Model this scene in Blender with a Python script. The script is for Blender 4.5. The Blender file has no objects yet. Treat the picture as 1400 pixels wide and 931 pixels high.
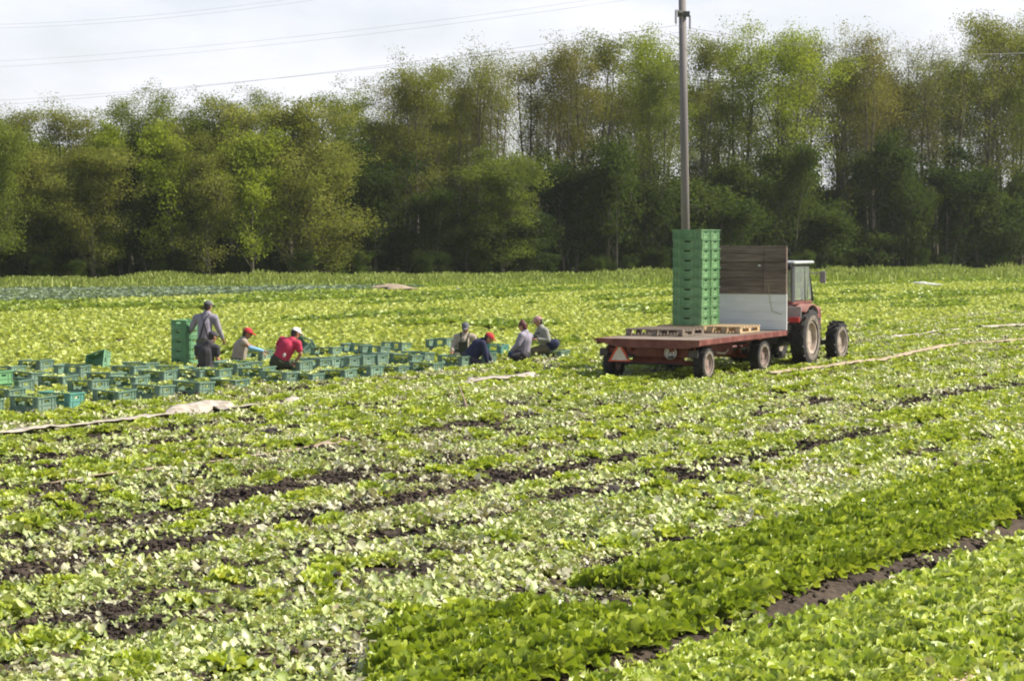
import bpy, math, random
import numpy as np
from mathutils import Vector, Matrix, Euler

random.seed(7)
rng = np.random.default_rng(7)
R = math.radians

# ------------------------------------------------------------------ camera
scene = bpy.context.scene
F_PX = 3000.0            # focal length in photo pixels (1400 wide)
HCAM = 2.95
PITCH = math.atan(145.5 / F_PX)
cam_d = bpy.data.cameras.new('camera'); cam = bpy.data.objects.new('camera', cam_d)
scene.collection.objects.link(cam)
cam.location = (0, 0, HCAM); cam.rotation_euler = (math.pi / 2 - PITCH, 0, 0)
cam_d.sensor_width = 36; cam_d.lens = F_PX / 1400 * 36
cam_d.clip_start = .5; cam_d.clip_end = 9000
scene.camera = cam

# ------------------------------------------------------------------ sky and sun
SUN_AZ, SUN_EL = R(5), R(45)          # azimuth counted from +X towards +Y
world = bpy.data.worlds.new('World'); scene.world = world; world.use_nodes = True
nt = world.node_tree; nt.nodes.clear()
wo = nt.nodes.new('ShaderNodeOutputWorld'); bgn = nt.nodes.new('ShaderNodeBackground')
sky = nt.nodes.new('ShaderNodeTexSky'); sky.sky_type = 'NISHITA'; sky.sun_disc = False
sky.sun_elevation = SUN_EL; sky.sun_rotation = math.pi / 2 - SUN_AZ
sky.air_density = 1.0; sky.dust_density = 2.0
tc = nt.nodes.new('ShaderNodeTexCoord')
mp = nt.nodes.new('ShaderNodeMapping'); mp.inputs['Scale'].default_value = (1, 1, 2.6)
nz = nt.nodes.new('ShaderNodeTexNoise'); nz.inputs['Scale'].default_value = 9; nz.inputs['Detail'].default_value = 7
nz.inputs['Roughness'].default_value = .55
rmp = nt.nodes.new('ShaderNodeValToRGB')
rmp.color_ramp.elements[0].position = .36; rmp.color_ramp.elements[0].color = (.62, .62, .62, 1)
rmp.color_ramp.elements[1].position = .66; rmp.color_ramp.elements[1].color = (.97, .97, .97, 1)
mx = nt.nodes.new('ShaderNodeMix'); mx.data_type = 'RGBA'
mx.inputs['B'].default_value = (7.15, 7.2, 7.75, 1)      # thin bright veil of cloud (times the strength below)
nt.links.new(tc.outputs['Generated'], mp.inputs['Vector']); nt.links.new(mp.outputs['Vector'], nz.inputs['Vector'])
nt.links.new(nz.outputs['Fac'], rmp.inputs['Fac'])
# the veil is thickest towards the horizon and thins overhead
sp = nt.nodes.new('ShaderNodeSeparateXYZ'); nt.links.new(tc.outputs['Generated'], sp.inputs[0])
mr = nt.nodes.new('ShaderNodeMapRange'); mr.inputs['From Min'].default_value = .11; mr.inputs['From Max'].default_value = .4
mr.inputs['To Min'].default_value = 1; mr.inputs['To Max'].default_value = .08
nt.links.new(sp.outputs['Z'], mr.inputs['Value'])
ml = nt.nodes.new('ShaderNodeMath'); ml.operation = 'MULTIPLY'
nt.links.new(rmp.outputs['Color'], ml.inputs[0]); nt.links.new(mr.outputs['Result'], ml.inputs[1])
nt.links.new(ml.outputs[0], mx.inputs['Factor']); nt.links.new(sky.outputs['Color'], mx.inputs['A'])
nt.links.new(mx.outputs['Result'], bgn.inputs['Color']); bgn.inputs['Strength'].default_value = .1
nt.links.new(bgn.outputs[0], wo.inputs['Surface'])

sun_d = bpy.data.lights.new('sun', 'SUN'); sun_d.energy = 5.0; sun_d.angle = R(.6); sun_d.color = (1, .94, .82)
sun = bpy.data.objects.new('sun', sun_d); scene.collection.objects.link(sun)
sdir = Vector((math.cos(SUN_AZ) * math.cos(SUN_EL), math.sin(SUN_AZ) * math.cos(SUN_EL), math.sin(SUN_EL)))
sun.rotation_euler = (-sdir).to_track_quat('-Z', 'Y').to_euler()
sun.location = (20, 0, 30)
scene.view_settings.view_transform = 'Standard'; scene.view_settings.look = 'None'
scene.view_settings.exposure = 0.56
scene.render.engine = 'CYCLES'
scene.cycles.max_bounces = 6; scene.cycles.diffuse_bounces = 3; scene.cycles.transmission_bounces = 4
scene.cycles.transparent_max_bounces = 6
scene.cycles.use_denoising = True
scene.cycles.filter_width = 2.0
scene.cycles.volume_step_rate = 4; scene.cycles.volume_bounces = 1
scene.cycles.pixel_filter_type = 'BLACKMAN_HARRIS'

# ------------------------------------------------------------------ helpers
def link(o, parent=None):
    scene.collection.objects.link(o)
    if parent is not None: o.parent = parent
    return o

def tag(o, label=None, cat=None, group=None, kind=None):
    if label: o['label'] = label
    if cat: o['category'] = cat
    if group: o['group'] = group
    if kind: o['kind'] = kind
    return o

def empty(name, loc=(0, 0, 0), rz=0, label=None, cat=None, group=None):
    o = bpy.data.objects.new(name, None); link(o); o.empty_display_size = .2
    o.location = loc; o.rotation_euler = (0, 0, rz)
    return tag(o, label, cat, group)

def kids(o):
    return [c for c in bpy.data.objects if c.parent == o]

def copy_tree(o, loc=None, rz=None, parent=None, tree=None):
    c = o.copy(); scene.collection.objects.link(c); c.parent = parent
    if loc is not None: c.location = loc
    if rz is not None: c.rotation_euler = (0, 0, rz)
    for ch in (tree[o] if tree else kids(o)): copy_tree(ch, parent=c, tree=tree)
    return c

def tree_of(o, d=None):
    d = {} if d is None else d
    d[o] = kids(o)
    for c in d[o]: tree_of(c, d)
    return d

class MB:
    """collects boxes, tubes, discs and sheets; build() links them as one mesh object"""
    def __init__(s): s.v = []; s.f = []
    def add(s, vs, fs):
        n = len(s.v); s.v += [tuple(v) for v in vs]; s.f += [tuple(i + n for i in f) for f in fs]; return s
    def box(s, x0, x1, y0, y1, z0, z1, M=None):
        vs = [Vector((x, y, z)) for z in (z0, z1) for y in (y0, y1) for x in (x0, x1)]
        if M is not None: vs = [M @ v for v in vs]
        return s.add(vs, [(0, 2, 3, 1), (4, 5, 7, 6), (0, 1, 5, 4), (2, 6, 7, 3), (0, 4, 6, 2), (1, 3, 7, 5)])
    def cbox(s, x0, x1, y0, y1, z0, z1, b=.01, M=None):
        """box with chamfered edges"""
        bx, by, bz = min(b, (x1-x0)/3), min(b, (y1-y0)/3), min(b, (z1-z0)/3)
        vs = []; 
        X = (x0, x0+bx, x1-bx, x1); Y = (y0, y0+by, y1-by, y1); Z = (z0, z0+bz, z1-bz, z1)
        idx = {}
        for i in (0, 1, 2, 3):
            for j in (0, 1, 2, 3):
                for k in (0, 1, 2, 3):
                    if (i in (0, 3)) + (j in (0, 3)) + (k in (0, 3)) == 1:
                        idx[i, j, k] = len(vs); vs.append(Vector((X[i], Y[j], Z[k])))
        if M is not None: vs = [M @ v for v in vs]
        fs = []
        for a in (0, 3):
            fs.append([idx[a, 1, 1], idx[a, 1, 2], idx[a, 2, 2], idx[a, 2, 1]])
            fs.append([idx[1, a, 1], idx[2, a, 1], idx[2, a, 2], idx[1, a, 2]])
            fs.append([idx[1, 1, a], idx[1, 2, a], idx[2, 2, a], idx[2, 1, a]])
        ia = {0: 1, 3: 2}
        for a in (0, 3):
            for c in (0, 3):
                fs.append([idx[a, ia[c], 1], idx[a, ia[c], 2], idx[ia[a], c, 2], idx[ia[a], c, 1]])
                fs.append([idx[a, 1, ia[c]], idx[a, 2, ia[c]], idx[ia[a], 2, c], idx[ia[a], 1, c]])
                fs.append([idx[1, a, ia[c]], idx[2, a, ia[c]], idx[2, ia[a], c], idx[1, ia[a], c]])
                for e in (0, 3):
                    fs.append([idx[a, ia[c], ia[e]], idx[ia[a], c, ia[e]], idx[ia[a], ia[c], e]])
        return s.add(vs, fs)
    def tube(s, pts, rad, n=8, caps=True):
        pts = [Vector(p) for p in pts]
        if not hasattr(rad, '__len__'): rad = [rad] * len(pts)
        vs = []; fs = []; up = None
        for i, p in enumerate(pts):
            d = (pts[min(i+1, len(pts)-1)] - pts[max(i-1, 0)]).normalized()
            if up is None or abs(up.dot(d)) > .98:
                up = Vector((0, 0, 1)) if abs(d.z) < .9 else Vector((1, 0, 0))
            a = d.cross(up).normalized(); b = a.cross(d).normalized(); up = b
            for k in range(n):
                t = 2 * math.pi * k / n
                vs.append(p + (a * math.cos(t) + b * math.sin(t)) * rad[i])
        for i in range(len(pts) - 1):
            for k in range(n):
                k2 = (k + 1) % n
                fs.append((i*n+k, i*n+k2, (i+1)*n+k2, (i+1)*n+k))
        if caps:
            fs.append(tuple(range(n))[::-1]); fs.append(tuple((len(pts)-1)*n+k for k in range(n)))
        return s.add(vs, fs)
    def lathe(s, prof, n=24, M=None, close=False):
        """prof: (radius, height) about the local X axis"""
        vs = []; fs = []
        for (r, h) in prof:
            for k in range(n):
                t = 2 * math.pi * k / n
                vs.append(Vector((h, r * math.cos(t), r * math.sin(t))))
        if M is not None: vs = [M @ v for v in vs]
        m = len(prof)
        for i in range(m if close else m - 1):
            i2 = (i + 1) % m
            for k in range(n):
                k2 = (k + 1) % n
                fs.append((i*n+k, i*n+k2, i2*n+k2, i2*n+k))
        return s.add(vs, fs)
    def prism(s, poly, z0, z1, M=None):
        """poly in local XY, extruded along Z"""
        n = len(poly)
        vs = [Vector((p[0], p[1], z0)) for p in poly] + [Vector((p[0], p[1], z1)) for p in poly]
        if M is not None: vs = [M @ v for v in vs]
        fs = [tuple(range(n))[::-1], tuple(range(n, 2*n))] + [(i, (i+1) % n, (i+1) % n + n, i + n) for i in range(n)]
        return s.add(vs, fs)
    def ell(s, c, r, n=12, m=8, M=None):
        vs = []; fs = []; c = Vector(c)
        for i in range(m + 1):
            ph = math.pi * i / m
            for k in range(n):
                t = 2 * math.pi * k / n
                q = Vector((r[0]*math.sin(ph)*math.cos(t), r[1]*math.sin(ph)*math.sin(t), r[2]*math.cos(ph)))
                if M is not None: q = M @ q
                vs.append(c + q)
        for i in range(m):
            for k in range(n):
                k2 = (k + 1) % n
                fs.append((i*n+k, (i+1)*n+k, (i+1)*n+k2, i*n+k2))
        return s.add(vs, fs)
    def mesh(s, name, mat, smooth=False):
        me = bpy.data.meshes.new(name); me.from_pydata([tuple(v) for v in s.v], [], s.f)
        me.validate(); me.update()
        if mat: me.materials.append(mat)
        if smooth: me.shade_smooth()
        return me
    def build(s, name, mat, parent=None, smooth=False):
        import bmesh
        me = s.mesh(name, mat, smooth)
        bm = bmesh.new(); bm.from_mesh(me); bmesh.ops.recalc_face_normals(bm, faces=bm.faces); bm.to_mesh(me); bm.free()
        if smooth: me.shade_smooth()
        return link(bpy.data.objects.new(name, me), parent)

def np_mesh(name, V, Fc, mat, attrs=None, smooth=False):
    """V (n,3) float, Fc (m,k) int faces all of one size"""
    me = bpy.data.meshes.new(name); n, (m, k) = len(V), Fc.shape
    me.vertices.add(n); me.vertices.foreach_set('co', np.asarray(V, 'f4').ravel())
    me.loops.add(m * k); me.loops.foreach_set('vertex_index', Fc.astype('i4').ravel())
    me.polygons.add(m); me.polygons.foreach_set('loop_start', np.arange(0, m * k, k, dtype='i4'))
    me.polygons.foreach_set('loop_total', np.full(m, k, 'i4'))
    me.update(calc_edges=True)
    for a, vals in (attrs or {}).items():
        at = me.attributes.new(a, 'FLOAT', 'POINT'); at.data.foreach_set('value', np.asarray(vals, 'f4').ravel())
    if mat: me.materials.append(mat)
    if smooth: me.shade_smooth()
    return me

def hsh(ix, iy, seed):
    n = (ix * 374761393 + iy * 668265263 + seed * 974634777) & 0x7fffffff
    n = ((n ^ (n >> 13)) * 1274126177) & 0x7fffffff
    return ((n ^ (n >> 16)) & 0xffff) / 65535.0
def vnoise(x, y, seed=0):
    x = np.asarray(x, float); y = np.asarray(y, float)
    ix = np.floor(x).astype(np.int64); iy = np.floor(y).astype(np.int64); fx = x - ix; fy = y - iy
    fx = fx*fx*(3-2*fx); fy = fy*fy*(3-2*fy)
    a = hsh(ix, iy, seed); b = hsh(ix+1, iy, seed); c = hsh(ix, iy+1, seed); d = hsh(ix+1, iy+1, seed)
    return (a*(1-fx)+b*fx)*(1-fy) + (c*(1-fx)+d*fx)*fy
def fnoise(x, y, seed=0, o=3):
    s = 0; w = .5; t = 0
    for i in range(o):
        s = s + w * vnoise(x*2**i, y*2**i, seed+i*17); t += w; w *= .55
    return s / t
def sstep(a, b, x):
    t = np.clip((x - a) / (b - a), 0, 1); return t*t*(3-2*t)

# photo pixel -> point on a horizontal plane / at a distance (used to measure the place)
def ray(px, py):
    u = (px - 700) / F_PX; v = (465.5 - py) / F_PX
    return np.array([u, math.cos(PITCH) + v*math.sin(PITCH), -math.sin(PITCH) + v*math.cos(PITCH)])
def gp(px, py, z=0.0):
    d = ray(px, py); t = (z - HCAM) / d[2]; return Vector((d[0]*t, d[1]*t, z))
def dp(px, py, y):
    d = ray(px, py); t = y / d[1]; return Vector((d[0]*t, y, HCAM + d[2]*t))

PSI = R(31); CS, SN = math.cos(PSI), math.sin(PSI)       # crop rows run along (SN, CS)
def to_cs(x, y): return x*CS - y*SN, x*SN + y*CS
def to_xy(c, s): return c*CS + s*SN, -c*SN + s*CS

# ------------------------------------------------------------------ materials
def new_mat(name):
    m = bpy.data.materials.new(name); m.use_nodes = True; n = m.node_tree
    return m, n, n.nodes['Principled BSDF']
def mat(name, col, rough=.6, var=.12, scale=6, metal=0, bump=0, col2=None, spec=.5, detail=4, thresh=(.35, .65), transl=0, stretch=None):
    m, n, b = new_mat(name)
    b.inputs['Roughness'].default_value = rough; b.inputs['Metallic'].default_value = metal
    b.inputs['Specular IOR Level'].default_value = spec
    tcn = n.nodes.new('ShaderNodeTexCoord'); no = n.nodes.new('ShaderNodeTexNoise')
    no.inputs['Scale'].default_value = scale; no.inputs['Detail'].default_value = detail
    if stretch:
        mpn = n.nodes.new('ShaderNodeMapping'); mpn.inputs['Scale'].default_value = stretch
        n.links.new(tcn.outputs['Object'], mpn.inputs[0]); n.links.new(mpn.outputs[0], no.inputs['Vector'])
    else: n.links.new(tcn.outputs['Object'], no.inputs['Vector'])
    cr = n.nodes.new('ShaderNodeValToRGB'); e = cr.color_ramp.elements
    c2 = col2 or tuple(min(1, c*(1+var)) for c in col); c1 = col if col2 else tuple(c*(1-var) for c in col)
    e[0].position, e[1].position = thresh; e[0].color = (*c1, 1); e[1].color = (*c2, 1)
    n.links.new(no.outputs['Fac'], cr.inputs['Fac'])
    oi = n.nodes.new('ShaderNodeObjectInfo'); hv = n.nodes.new('ShaderNodeHueSaturation')
    mrn = n.nodes.new('ShaderNodeMapRange'); mrn.inputs['To Min'].default_value = 1-var; mrn.inputs['To Max'].default_value = 1+var
    n.links.new(oi.outputs['Random'], mrn.inputs['Value']); n.links.new(mrn.outputs[0], hv.inputs['Value'])
    n.links.new(cr.outputs['Color'], hv.inputs['Color']); n.links.new(hv.outputs['Color'], b.inputs['Base Color'])
    if bump:
        bp = n.nodes.new('ShaderNodeBump'); bp.inputs['Strength'].default_value = bump; bp.inputs['Distance'].default_value = .02
        n.links.new(no.outputs['Fac'], bp.inputs['Height']); n.links.new(bp.outputs[0], b.inputs['Normal'])
    return m

def leaf_mat(name, ramp, pale=(.62, .66, .42), transl=.3, rough=.42, spec=.5, objvar=.25, tcol=1.25):
    """ramp: list of (pos, colour) driven by the leaf's own random value mixed with the plant's"""
    m, n, b = new_mat(name)
    b.inputs['Roughness'].default_value = rough; b.inputs['Specular IOR Level'].default_value = spec
    at = n.nodes.new('ShaderNodeAttribute'); at.attribute_name = 'rnd'
    rb = n.nodes.new('ShaderNodeAttribute'); rb.attribute_name = 'rib'
    oi = n.nodes.new('ShaderNodeObjectInfo')
    ad = n.nodes.new('ShaderNodeMix'); ad.data_type = 'FLOAT'; ad.inputs['Factor'].default_value = objvar
    n.links.new(at.outputs['Fac'], ad.inputs['A']); n.links.new(oi.outputs['Random'], ad.inputs['B'])
    cr = n.nodes.new('ShaderNodeValToRGB'); el = cr.color_ramp.elements
    while len(el) < len(ramp): el.new(.5)
    for e, (p, c) in zip(el, ramp): e.position = p; e.color = (*c, 1)
    n.links.new(ad.outputs['Result'], cr.inputs['Fac'])
    mi = n.nodes.new('ShaderNodeMix'); mi.data_type = 'RGBA'; mi.inputs['B'].default_value = (*pale, 1)
    n.links.new(rb.outputs['Fac'], mi.inputs['Factor']); n.links.new(cr.outputs['Color'], mi.inputs['A'])
    n.links.new(mi.outputs['Result'], b.inputs['Base Color'])
    tr = n.nodes.new('ShaderNodeBsdfTranslucent'); mm = n.nodes.new('ShaderNodeMix'); mm.data_type = 'RGBA'
    mm.blend_type = 'MULTIPLY'; mm.inputs['Factor'].default_value = 1; mm.inputs['B'].default_value = (tcol, tcol, .6, 1)
    n.links.new(mi.outputs['Result'], mm.inputs['A']); n.links.new(mm.outputs['Result'], tr.inputs['Color'])
    ms = n.nodes.new('ShaderNodeMixShader'); ms.inputs[0].default_value = transl
    out = n.nodes['Material Output']
    n.links.new(b.outputs[0], ms.inputs[1]); n.links.new(tr.outputs[0], ms.inputs[2]); n.links.new(ms.outputs[0], out.inputs[0])
    return m

M = {}
M['frilly'] = leaf_mat('frilly_leaf', [(0, (.19, .27, .025)), (.35, (.33, .42, .035)), (.7, (.47, .53, .07)), (1, (.6, .62, .15))], pale=(.66, .68, .36))
M['cos'] = leaf_mat('cos_leaf', [(0, (.12, .18, .014)), (.5, (.28, .36, .03)), (1, (.46, .52, .09))], pale=(.5, .58, .3), rough=.36, tcol=1.3)
M['light'] = leaf_mat('light_lettuce_leaf', [(0, (.24, .33, .04)), (.5, (.42, .5, .08)), (1, (.64, .67, .25))], pale=(.68, .7, .46))
M['pale'] = leaf_mat('pale_leaf', [(0, (.2, .3, .04)), (.5, (.4, .48, .13)), (1, (.66, .68, .36))], pale=(.76, .75, .52), transl=.2)
M['far'] = leaf_mat('field_lettuce_leaf', [(0, (.25, .32, .05)), (.4, (.4, .46, .09)), (.75, (.52, .57, .16)), (1, (.65, .67, .28))], pale=(.6, .6, .33), spec=.25)
M['farg'] = leaf_mat('green_row_leaf', [(0, (.15, .23, .025)), (.5, (.26, .35, .04)), (1, (.38, .45, .09))])
M['cab'] = leaf_mat('cabbage_leaf', [(0, (.12, .17, .1)), (.5, (.2, .26, .17)), (1, (.28, .34, .24))], pale=(.35, .42, .33), spec=.25)
M['litter'] = leaf_mat('fallen_leaf', [(0, (.13, .2, .02)), (.28, (.3, .39, .05)), (.54, (.47, .53, .14)), (.66, (.62, .62, .32)), (.84, (.74, .7, .45)), (1, (.36, .28, .17))], transl=.2, objvar=.3)
M['litter_green'] = leaf_mat('fallen_green_leaf', [(0, (.1, .15, .02)), (.3, (.22, .29, .04)), (.6, (.36, .42, .09)), (.82, (.55, .56, .26)), (1, (.3, .22, .12))], transl=.2, objvar=.3)
M['litter_dry'] = leaf_mat('dry_leaf', [(0, (.12, .1, .05)), (.35, (.3, .27, .15)), (.7, (.48, .44, .3)), (1, (.62, .58, .44))], transl=.15, objvar=.3)
M['grass'] = leaf_mat('grass_blade', [(0, (.2, .27, .05)), (.6, (.32, .39, .09)), (1, (.5, .5, .22))], transl=.25, objvar=0, rough=.6, spec=.3)

# ------------------------------------------------------------------ field shape
FURROWS = np.array([-4.75, -6.85, -9.0, -10.45, -11.85, -13.35, -14.9, -16.4, -17.8, -19.7, -21.2, -22.7, -24.3, -25.9])
def furrow(c):
    d = np.min(np.abs(np.asarray(c)[..., None] - FURROWS), axis=-1); return d
def height(x, y):
    x = np.asarray(x, float); y = np.asarray(y, float)
    c, s = to_cs(x, y)
    near = 1 - sstep(70, 110, y)
    w = sstep(-27, -25.5, c)
    h = -.085 * (1 - sstep(.05, .36, furrow(c))) * w * near
    h = h - .1 * (1 - sstep(.08, .3, np.abs(c + 6.72))) * near
    h = h + near * (.05 * (fnoise(c*1.3, s*.5, 5) - .5) + .035 * (fnoise(c*5, s*5, 9, 2) - .5))
    h = h + .05*(fnoise(x*.06, y*.06, 31) - .5)
    return h
def hz(x, y): return float(height(np.array([x]), np.array([y]))[0])

def axis(segs):
    out = []
    for a, b, st in segs: out.append(np.arange(a, b, st))
    return np.concatenate(out + [[segs[-1][1]]])
gx = axis([(-2500, -300, 200), (-300, -60, 12), (-60, -20, 2), (-20, -14, .5), (-14, 14, .14), (14, 24, .5), (24, 80, 2), (80, 300, 12), (300, 2500, 200)])
gy = axis([(-300, -20, 20), (-20, 10, 2), (10, 60, .16), (60, 120, .6), (120, 300, 3), (300, 4000, 100)])
GX, GY = np.meshgrid(gx, gy)
GZ = height(GX, GY)
V = np.stack([GX, GY, GZ], -1).reshape(-1, 3)
nx, ny = len(gx), len(gy)
idx = np.arange(nx*ny).reshape(ny, nx)
Fq = np.stack([idx[:-1, :-1], idx[:-1, 1:], idx[1:, 1:], idx[1:, :-1]], -1).reshape(-1, 4)
soil, n_, b_ = new_mat('soil')
b_.inputs['Roughness'].default_value = .95; b_.inputs['Specular IOR Level'].default_value = .2
g_ = n_.nodes.new('ShaderNodeNewGeometry')
def tnoise(scale, detail=6, rough=.6):
    q = n_.nodes.new('ShaderNodeTexNoise'); q.inputs['Scale'].default_value = scale; q.inputs['Detail'].default_value = detail
    q.inputs['Roughness'].default_value = rough; n_.links.new(g_.outputs['Position'], q.inputs['Vector']); return q
q1 = tnoise(.9); q2 = tnoise(14, 8, .7); q3 = tnoise(.35)
cr_ = n_.nodes.new('ShaderNodeValToRGB'); cr_.color_ramp.elements[0].position = .4; cr_.color_ramp.elements[0].color = (.028, .021, .017, 1)
cr_.color_ramp.elements[1].position = .62; cr_.color_ramp.elements[1].color = (.12, .09, .068, 1)
am = n_.nodes.new('ShaderNodeMix'); am.data_type = 'FLOAT'; am.inputs['Factor'].default_value = .5
n_.links.new(q1.outputs['Fac'], am.inputs['A']); n_.links.new(q2.outputs['Fac'], am.inputs['B']); n_.links.new(am.outputs['Result'], cr_.inputs['Fac'])
# beyond the crops the ground is grass green
sx_ = n_.nodes.new('ShaderNodeSeparateXYZ'); n_.links.new(g_.outputs['Position'], sx_.inputs[0])
mr_ = n_.nodes.new('ShaderNodeMapRange'); mr_.inputs['From Min'].default_value = 80; mr_.inputs['From Max'].default_value = 118
n_.links.new(sx_.outputs['Y'], mr_.inputs['Value'])
mg_ = n_.nodes.new('ShaderNodeMix'); mg_.data_type = 'RGBA'; mg_.inputs['B'].default_value = (.2, .26, .06, 1)
n_.links.new(mr_.outputs[0], mg_.inputs['Factor']); n_.links.new(cr_.outputs['Color'], mg_.inputs['A'])
n_.links.new(mg_.outputs['Result'], b_.inputs['Base Color'])
bp_ = n_.nodes.new('ShaderNodeBump'); bp_.inputs['Strength'].default_value = .8; bp_.inputs['Distance'].default_value = .04
n_.links.new(q2.outputs['Fac'], bp_.inputs['Height']); n_.links.new(bp_.outputs[0], b_.inputs['Normal'])
ground = link(bpy.data.objects.new('ground', np_mesh('ground', V, Fq, soil, smooth=True)))
tag(ground, 'dark brown soil of the flat vegetable field', kind='structure')

# ------------------------------------------------------------------ crates (positions first, plants keep clear of them)
# (photo pixel of the near bottom corner, rotation offset, filled with lettuce, colour key)
CRATE_PX = [
 (52, 567, 0, 1, 'g'), (95, 561, 8, 1, 't'), (162, 555, -3, 1, 'g'), (217.5, 549, 2, 1, 'g'), (272, 544, 0, 1, 'g'), (321.5, 535, -2, 1, 'g'),
 (-20, 573, 0, 1, 'g'), (26, 541, 4, 0, 'g'), (42, 528, -6, 1, 'g'), (86, 534, 0, 1, 'g'), (110, 519, 12, 0, 'g'), (151, 531, -2, 1, 'g'), (55, 511, 0, 1, 'g'),
 (224, 527, 3, 1, 'g'), (199, 515, 0, 1, 'g'), (273, 525, 0, 1, 'g'), (324, 515, -2, 1, 'g'), (343, 512, 4, 1, 'g'), (391, 527, 0, 1, 'g'), (427, 526, 4, 1, 'g'),
 (472, 522, 0, 1, 'g'), (507, 519, -3, 1, 'g'), (545, 514, 2, 1, 'g'), (592, 510, 0, 1, 'g'), (631, 503, 3, 1, 'g'), (664, 499, -4, 1, 'g'),
 (454, 507, 0, 0, 'g'), (478, 506, 3, 0, 'g'), (497, 504, -2, 0, 'g'), (517, 502, 0, 0, 'g'), (538, 500, 2, 0, 'g'),
 (455, 490, 3, 1, 'g'), (494, 487, 0, 0, 'g'), (549, 483.5, 0, 0, 'g'), (611, 478.5, 3, 0, 'g'), (359, 495, 0, 1, 'g'),
 (685, 487, 5, 0, 't'), (767, 491, 0, 1, 'g'), (248, 521, 5, 1, 'g'), (12, 553, 2, 1, 'g'), (-12, 527, 0, 1, 'g'), (126, 543, -3, 1, 'g'), (185, 536, 2, 1, 'g'), (183, 519, -2, 1, 'g'), (300, 525, 3, 1, 'g'),
 (360, 522, 0, 1, 'g'), (410, 513, -3, 1, 'g'), (437, 509, 2, 0, 'g'), (563, 501, 0, 1, 'g'), (580, 498, 2, 0, 'g'), (16, 519, 4, 1, 'g'), (520, 489, 2, 0, 'g'), (648, 487, 0, 1, 'g')]
CL, CW, CH = .63, .44, .265            # crate: long side, short side, height
ROWZ = -PSI
def crate_center(px, py, rot=0, side='row', l=CL, w=CW):
    p = gp(px, py, -.0); a = ROWZ + R(rot)
    # near corner is the (+x,-y) corner of the local frame (x across the rows, y along them)
    ox, oy = -l/2, w/2
    return Vector((p.x + ox*math.cos(a) - oy*math.sin(a), p.y + ox*math.sin(a) + oy*math.cos(a), 0)), a
KEEP = []          # (x, y, radius) discs free of tall plants
for (px, py, ro, fl, k) in CRATE_PX:
    c_, a_ = crate_center(px, py, ro); KEEP.append((c_.x, c_.y, .42)); KEEP.append((c_.x+.12, c_.y-.42, .3)); KEEP.append((c_.x-.15, c_.y-.5, .25))

# trailer frame of reference
TX, TY, TPHI = 2.737, 44.194, .468
def trl(a, b, z=0): return Vector((TX + a*math.cos(TPHI) + b*math.sin(TPHI), TY - a*math.sin(TPHI) + b*math.cos(TPHI), z))
for b in np.arange(.2, 5.0, .25):
    for a in (-.95, .95): q = trl(a, b); KEEP.append((q.x, q.y, .2))
TRB = 6.3
for b in np.arange(TRB-.7, TRB+2.7, .25):
    for a in (-.35, 1.15): q = trl(a, b); KEEP.append((q.x, q.y, .28))
PEOPLE_G = [(283, 503), (283, 509), (328, 506), (382, 513), (632, 492), (648, 501), (714, 494), (745, 490)]
for (px, py) in PEOPLE_G: q = gp(px, py); KEEP.append((q.x, q.y, .33))
q = gp(254, 502); KEEP.append((q.x, q.y+.25, .5))
KEEPA = np.array(KEEP)
def clear(x, y, extra=0):
    ok = np.ones(len(x), bool)
    for kx, ky, kr in KEEPA: ok &= (x-kx)**2 + (y-ky)**2 > (kr+extra)**2
    return ok

STRIPS = [  # pale fleece strips lying between the beds: pixels, width, label
 ([(-60, 608), (0, 602), (60, 594), (150, 585), (225, 575), (262, 566), (290, 560), (318, 565), (345, 563), (380, 556), (405, 551)], [.5, .55, .6, .52, .52, .48, .45, .3, .34, .32, .22],
  'long pale fleece strip crumpled in front of the crates on the left'),
 ([(55, 669), (130, 659), (218, 646)], [.12, .26, .2], 'short narrow tan strip on the soil left of the middle'),
 ([(255, 642), (330, 630), (400, 618), (470, 606)], [.1, .2, .08, .14], 'thin tan strip half buried among the lettuce left of the middle'),
 ([(1050, 517), (1110, 510), (1200, 498), (1258, 486), (1310, 476), (1395, 470), (1430, 466)], [.16, .24, .18, .24, .2, .16, .16], 'long tan strip running from the tractor wheels to the right edge'),
 ([(1215, 463), (1260, 459), (1305, 455)], [.3, .4, .3], 'short pale sheet lying right of the tractor beyond the long strip'),
 ([(1340, 452), (1380, 449), (1430, 446)], [.3, .4, .3], 'pale sheet at the right edge beyond the long strip'),
 ([(630, 529), (660, 525), (700, 521), (732, 515)], [.35, .6, .7, .2], 'pale fleece piece lying in the middle between workers and trailer'),
 ([(1290, 945), (1345, 922), (1400, 900), (1440, 886)], [.1, .1, .1, .1], 'pale strip in the near right corner between lettuce beds'),
 ([(514, 398), (530, 397), (556, 399)], [1.2, 2.2, 1.2], 'beige sheet heap far off beyond the two kneeling groups'),
 ([(625, 398), (636, 398), (649, 398)], [.8, 1.1, .7], 'white sheet heap far off in the middle of the field'),
 ([(1256, 389), (1270, 391), (1284, 393)], [.8, .9, .6], 'white sheet far off at the grass edge on the right'),
 ([(1123, 393), (1134, 391), (1143, 392)], [.7, .9, .6], 'white sheet far off just right of the tractor cab'),
]
strip_pts = []
for pts, wd, lab in STRIPS:
    P = [gp(*p) for p in pts]
    for i in range(len(P)-1):
        for t in np.linspace(0, 1, max(2, int((P[i+1]-P[i]).length/.2))):
            q = P[i].lerp(P[i+1], t); w = wd[i]*(1-t)+wd[i+1]*t
            if w < 1.2: strip_pts.append((q.x, q.y, w/2))
strip_pts = np.array(strip_pts)
def strip_clear(x, y, k=.8):
    ok = np.ones(len(x), bool)
    for sx, sy, sr in strip_pts: ok &= (x-sx)**2 + (y-sy)**2 > (sr*k)**2
    return ok
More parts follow.
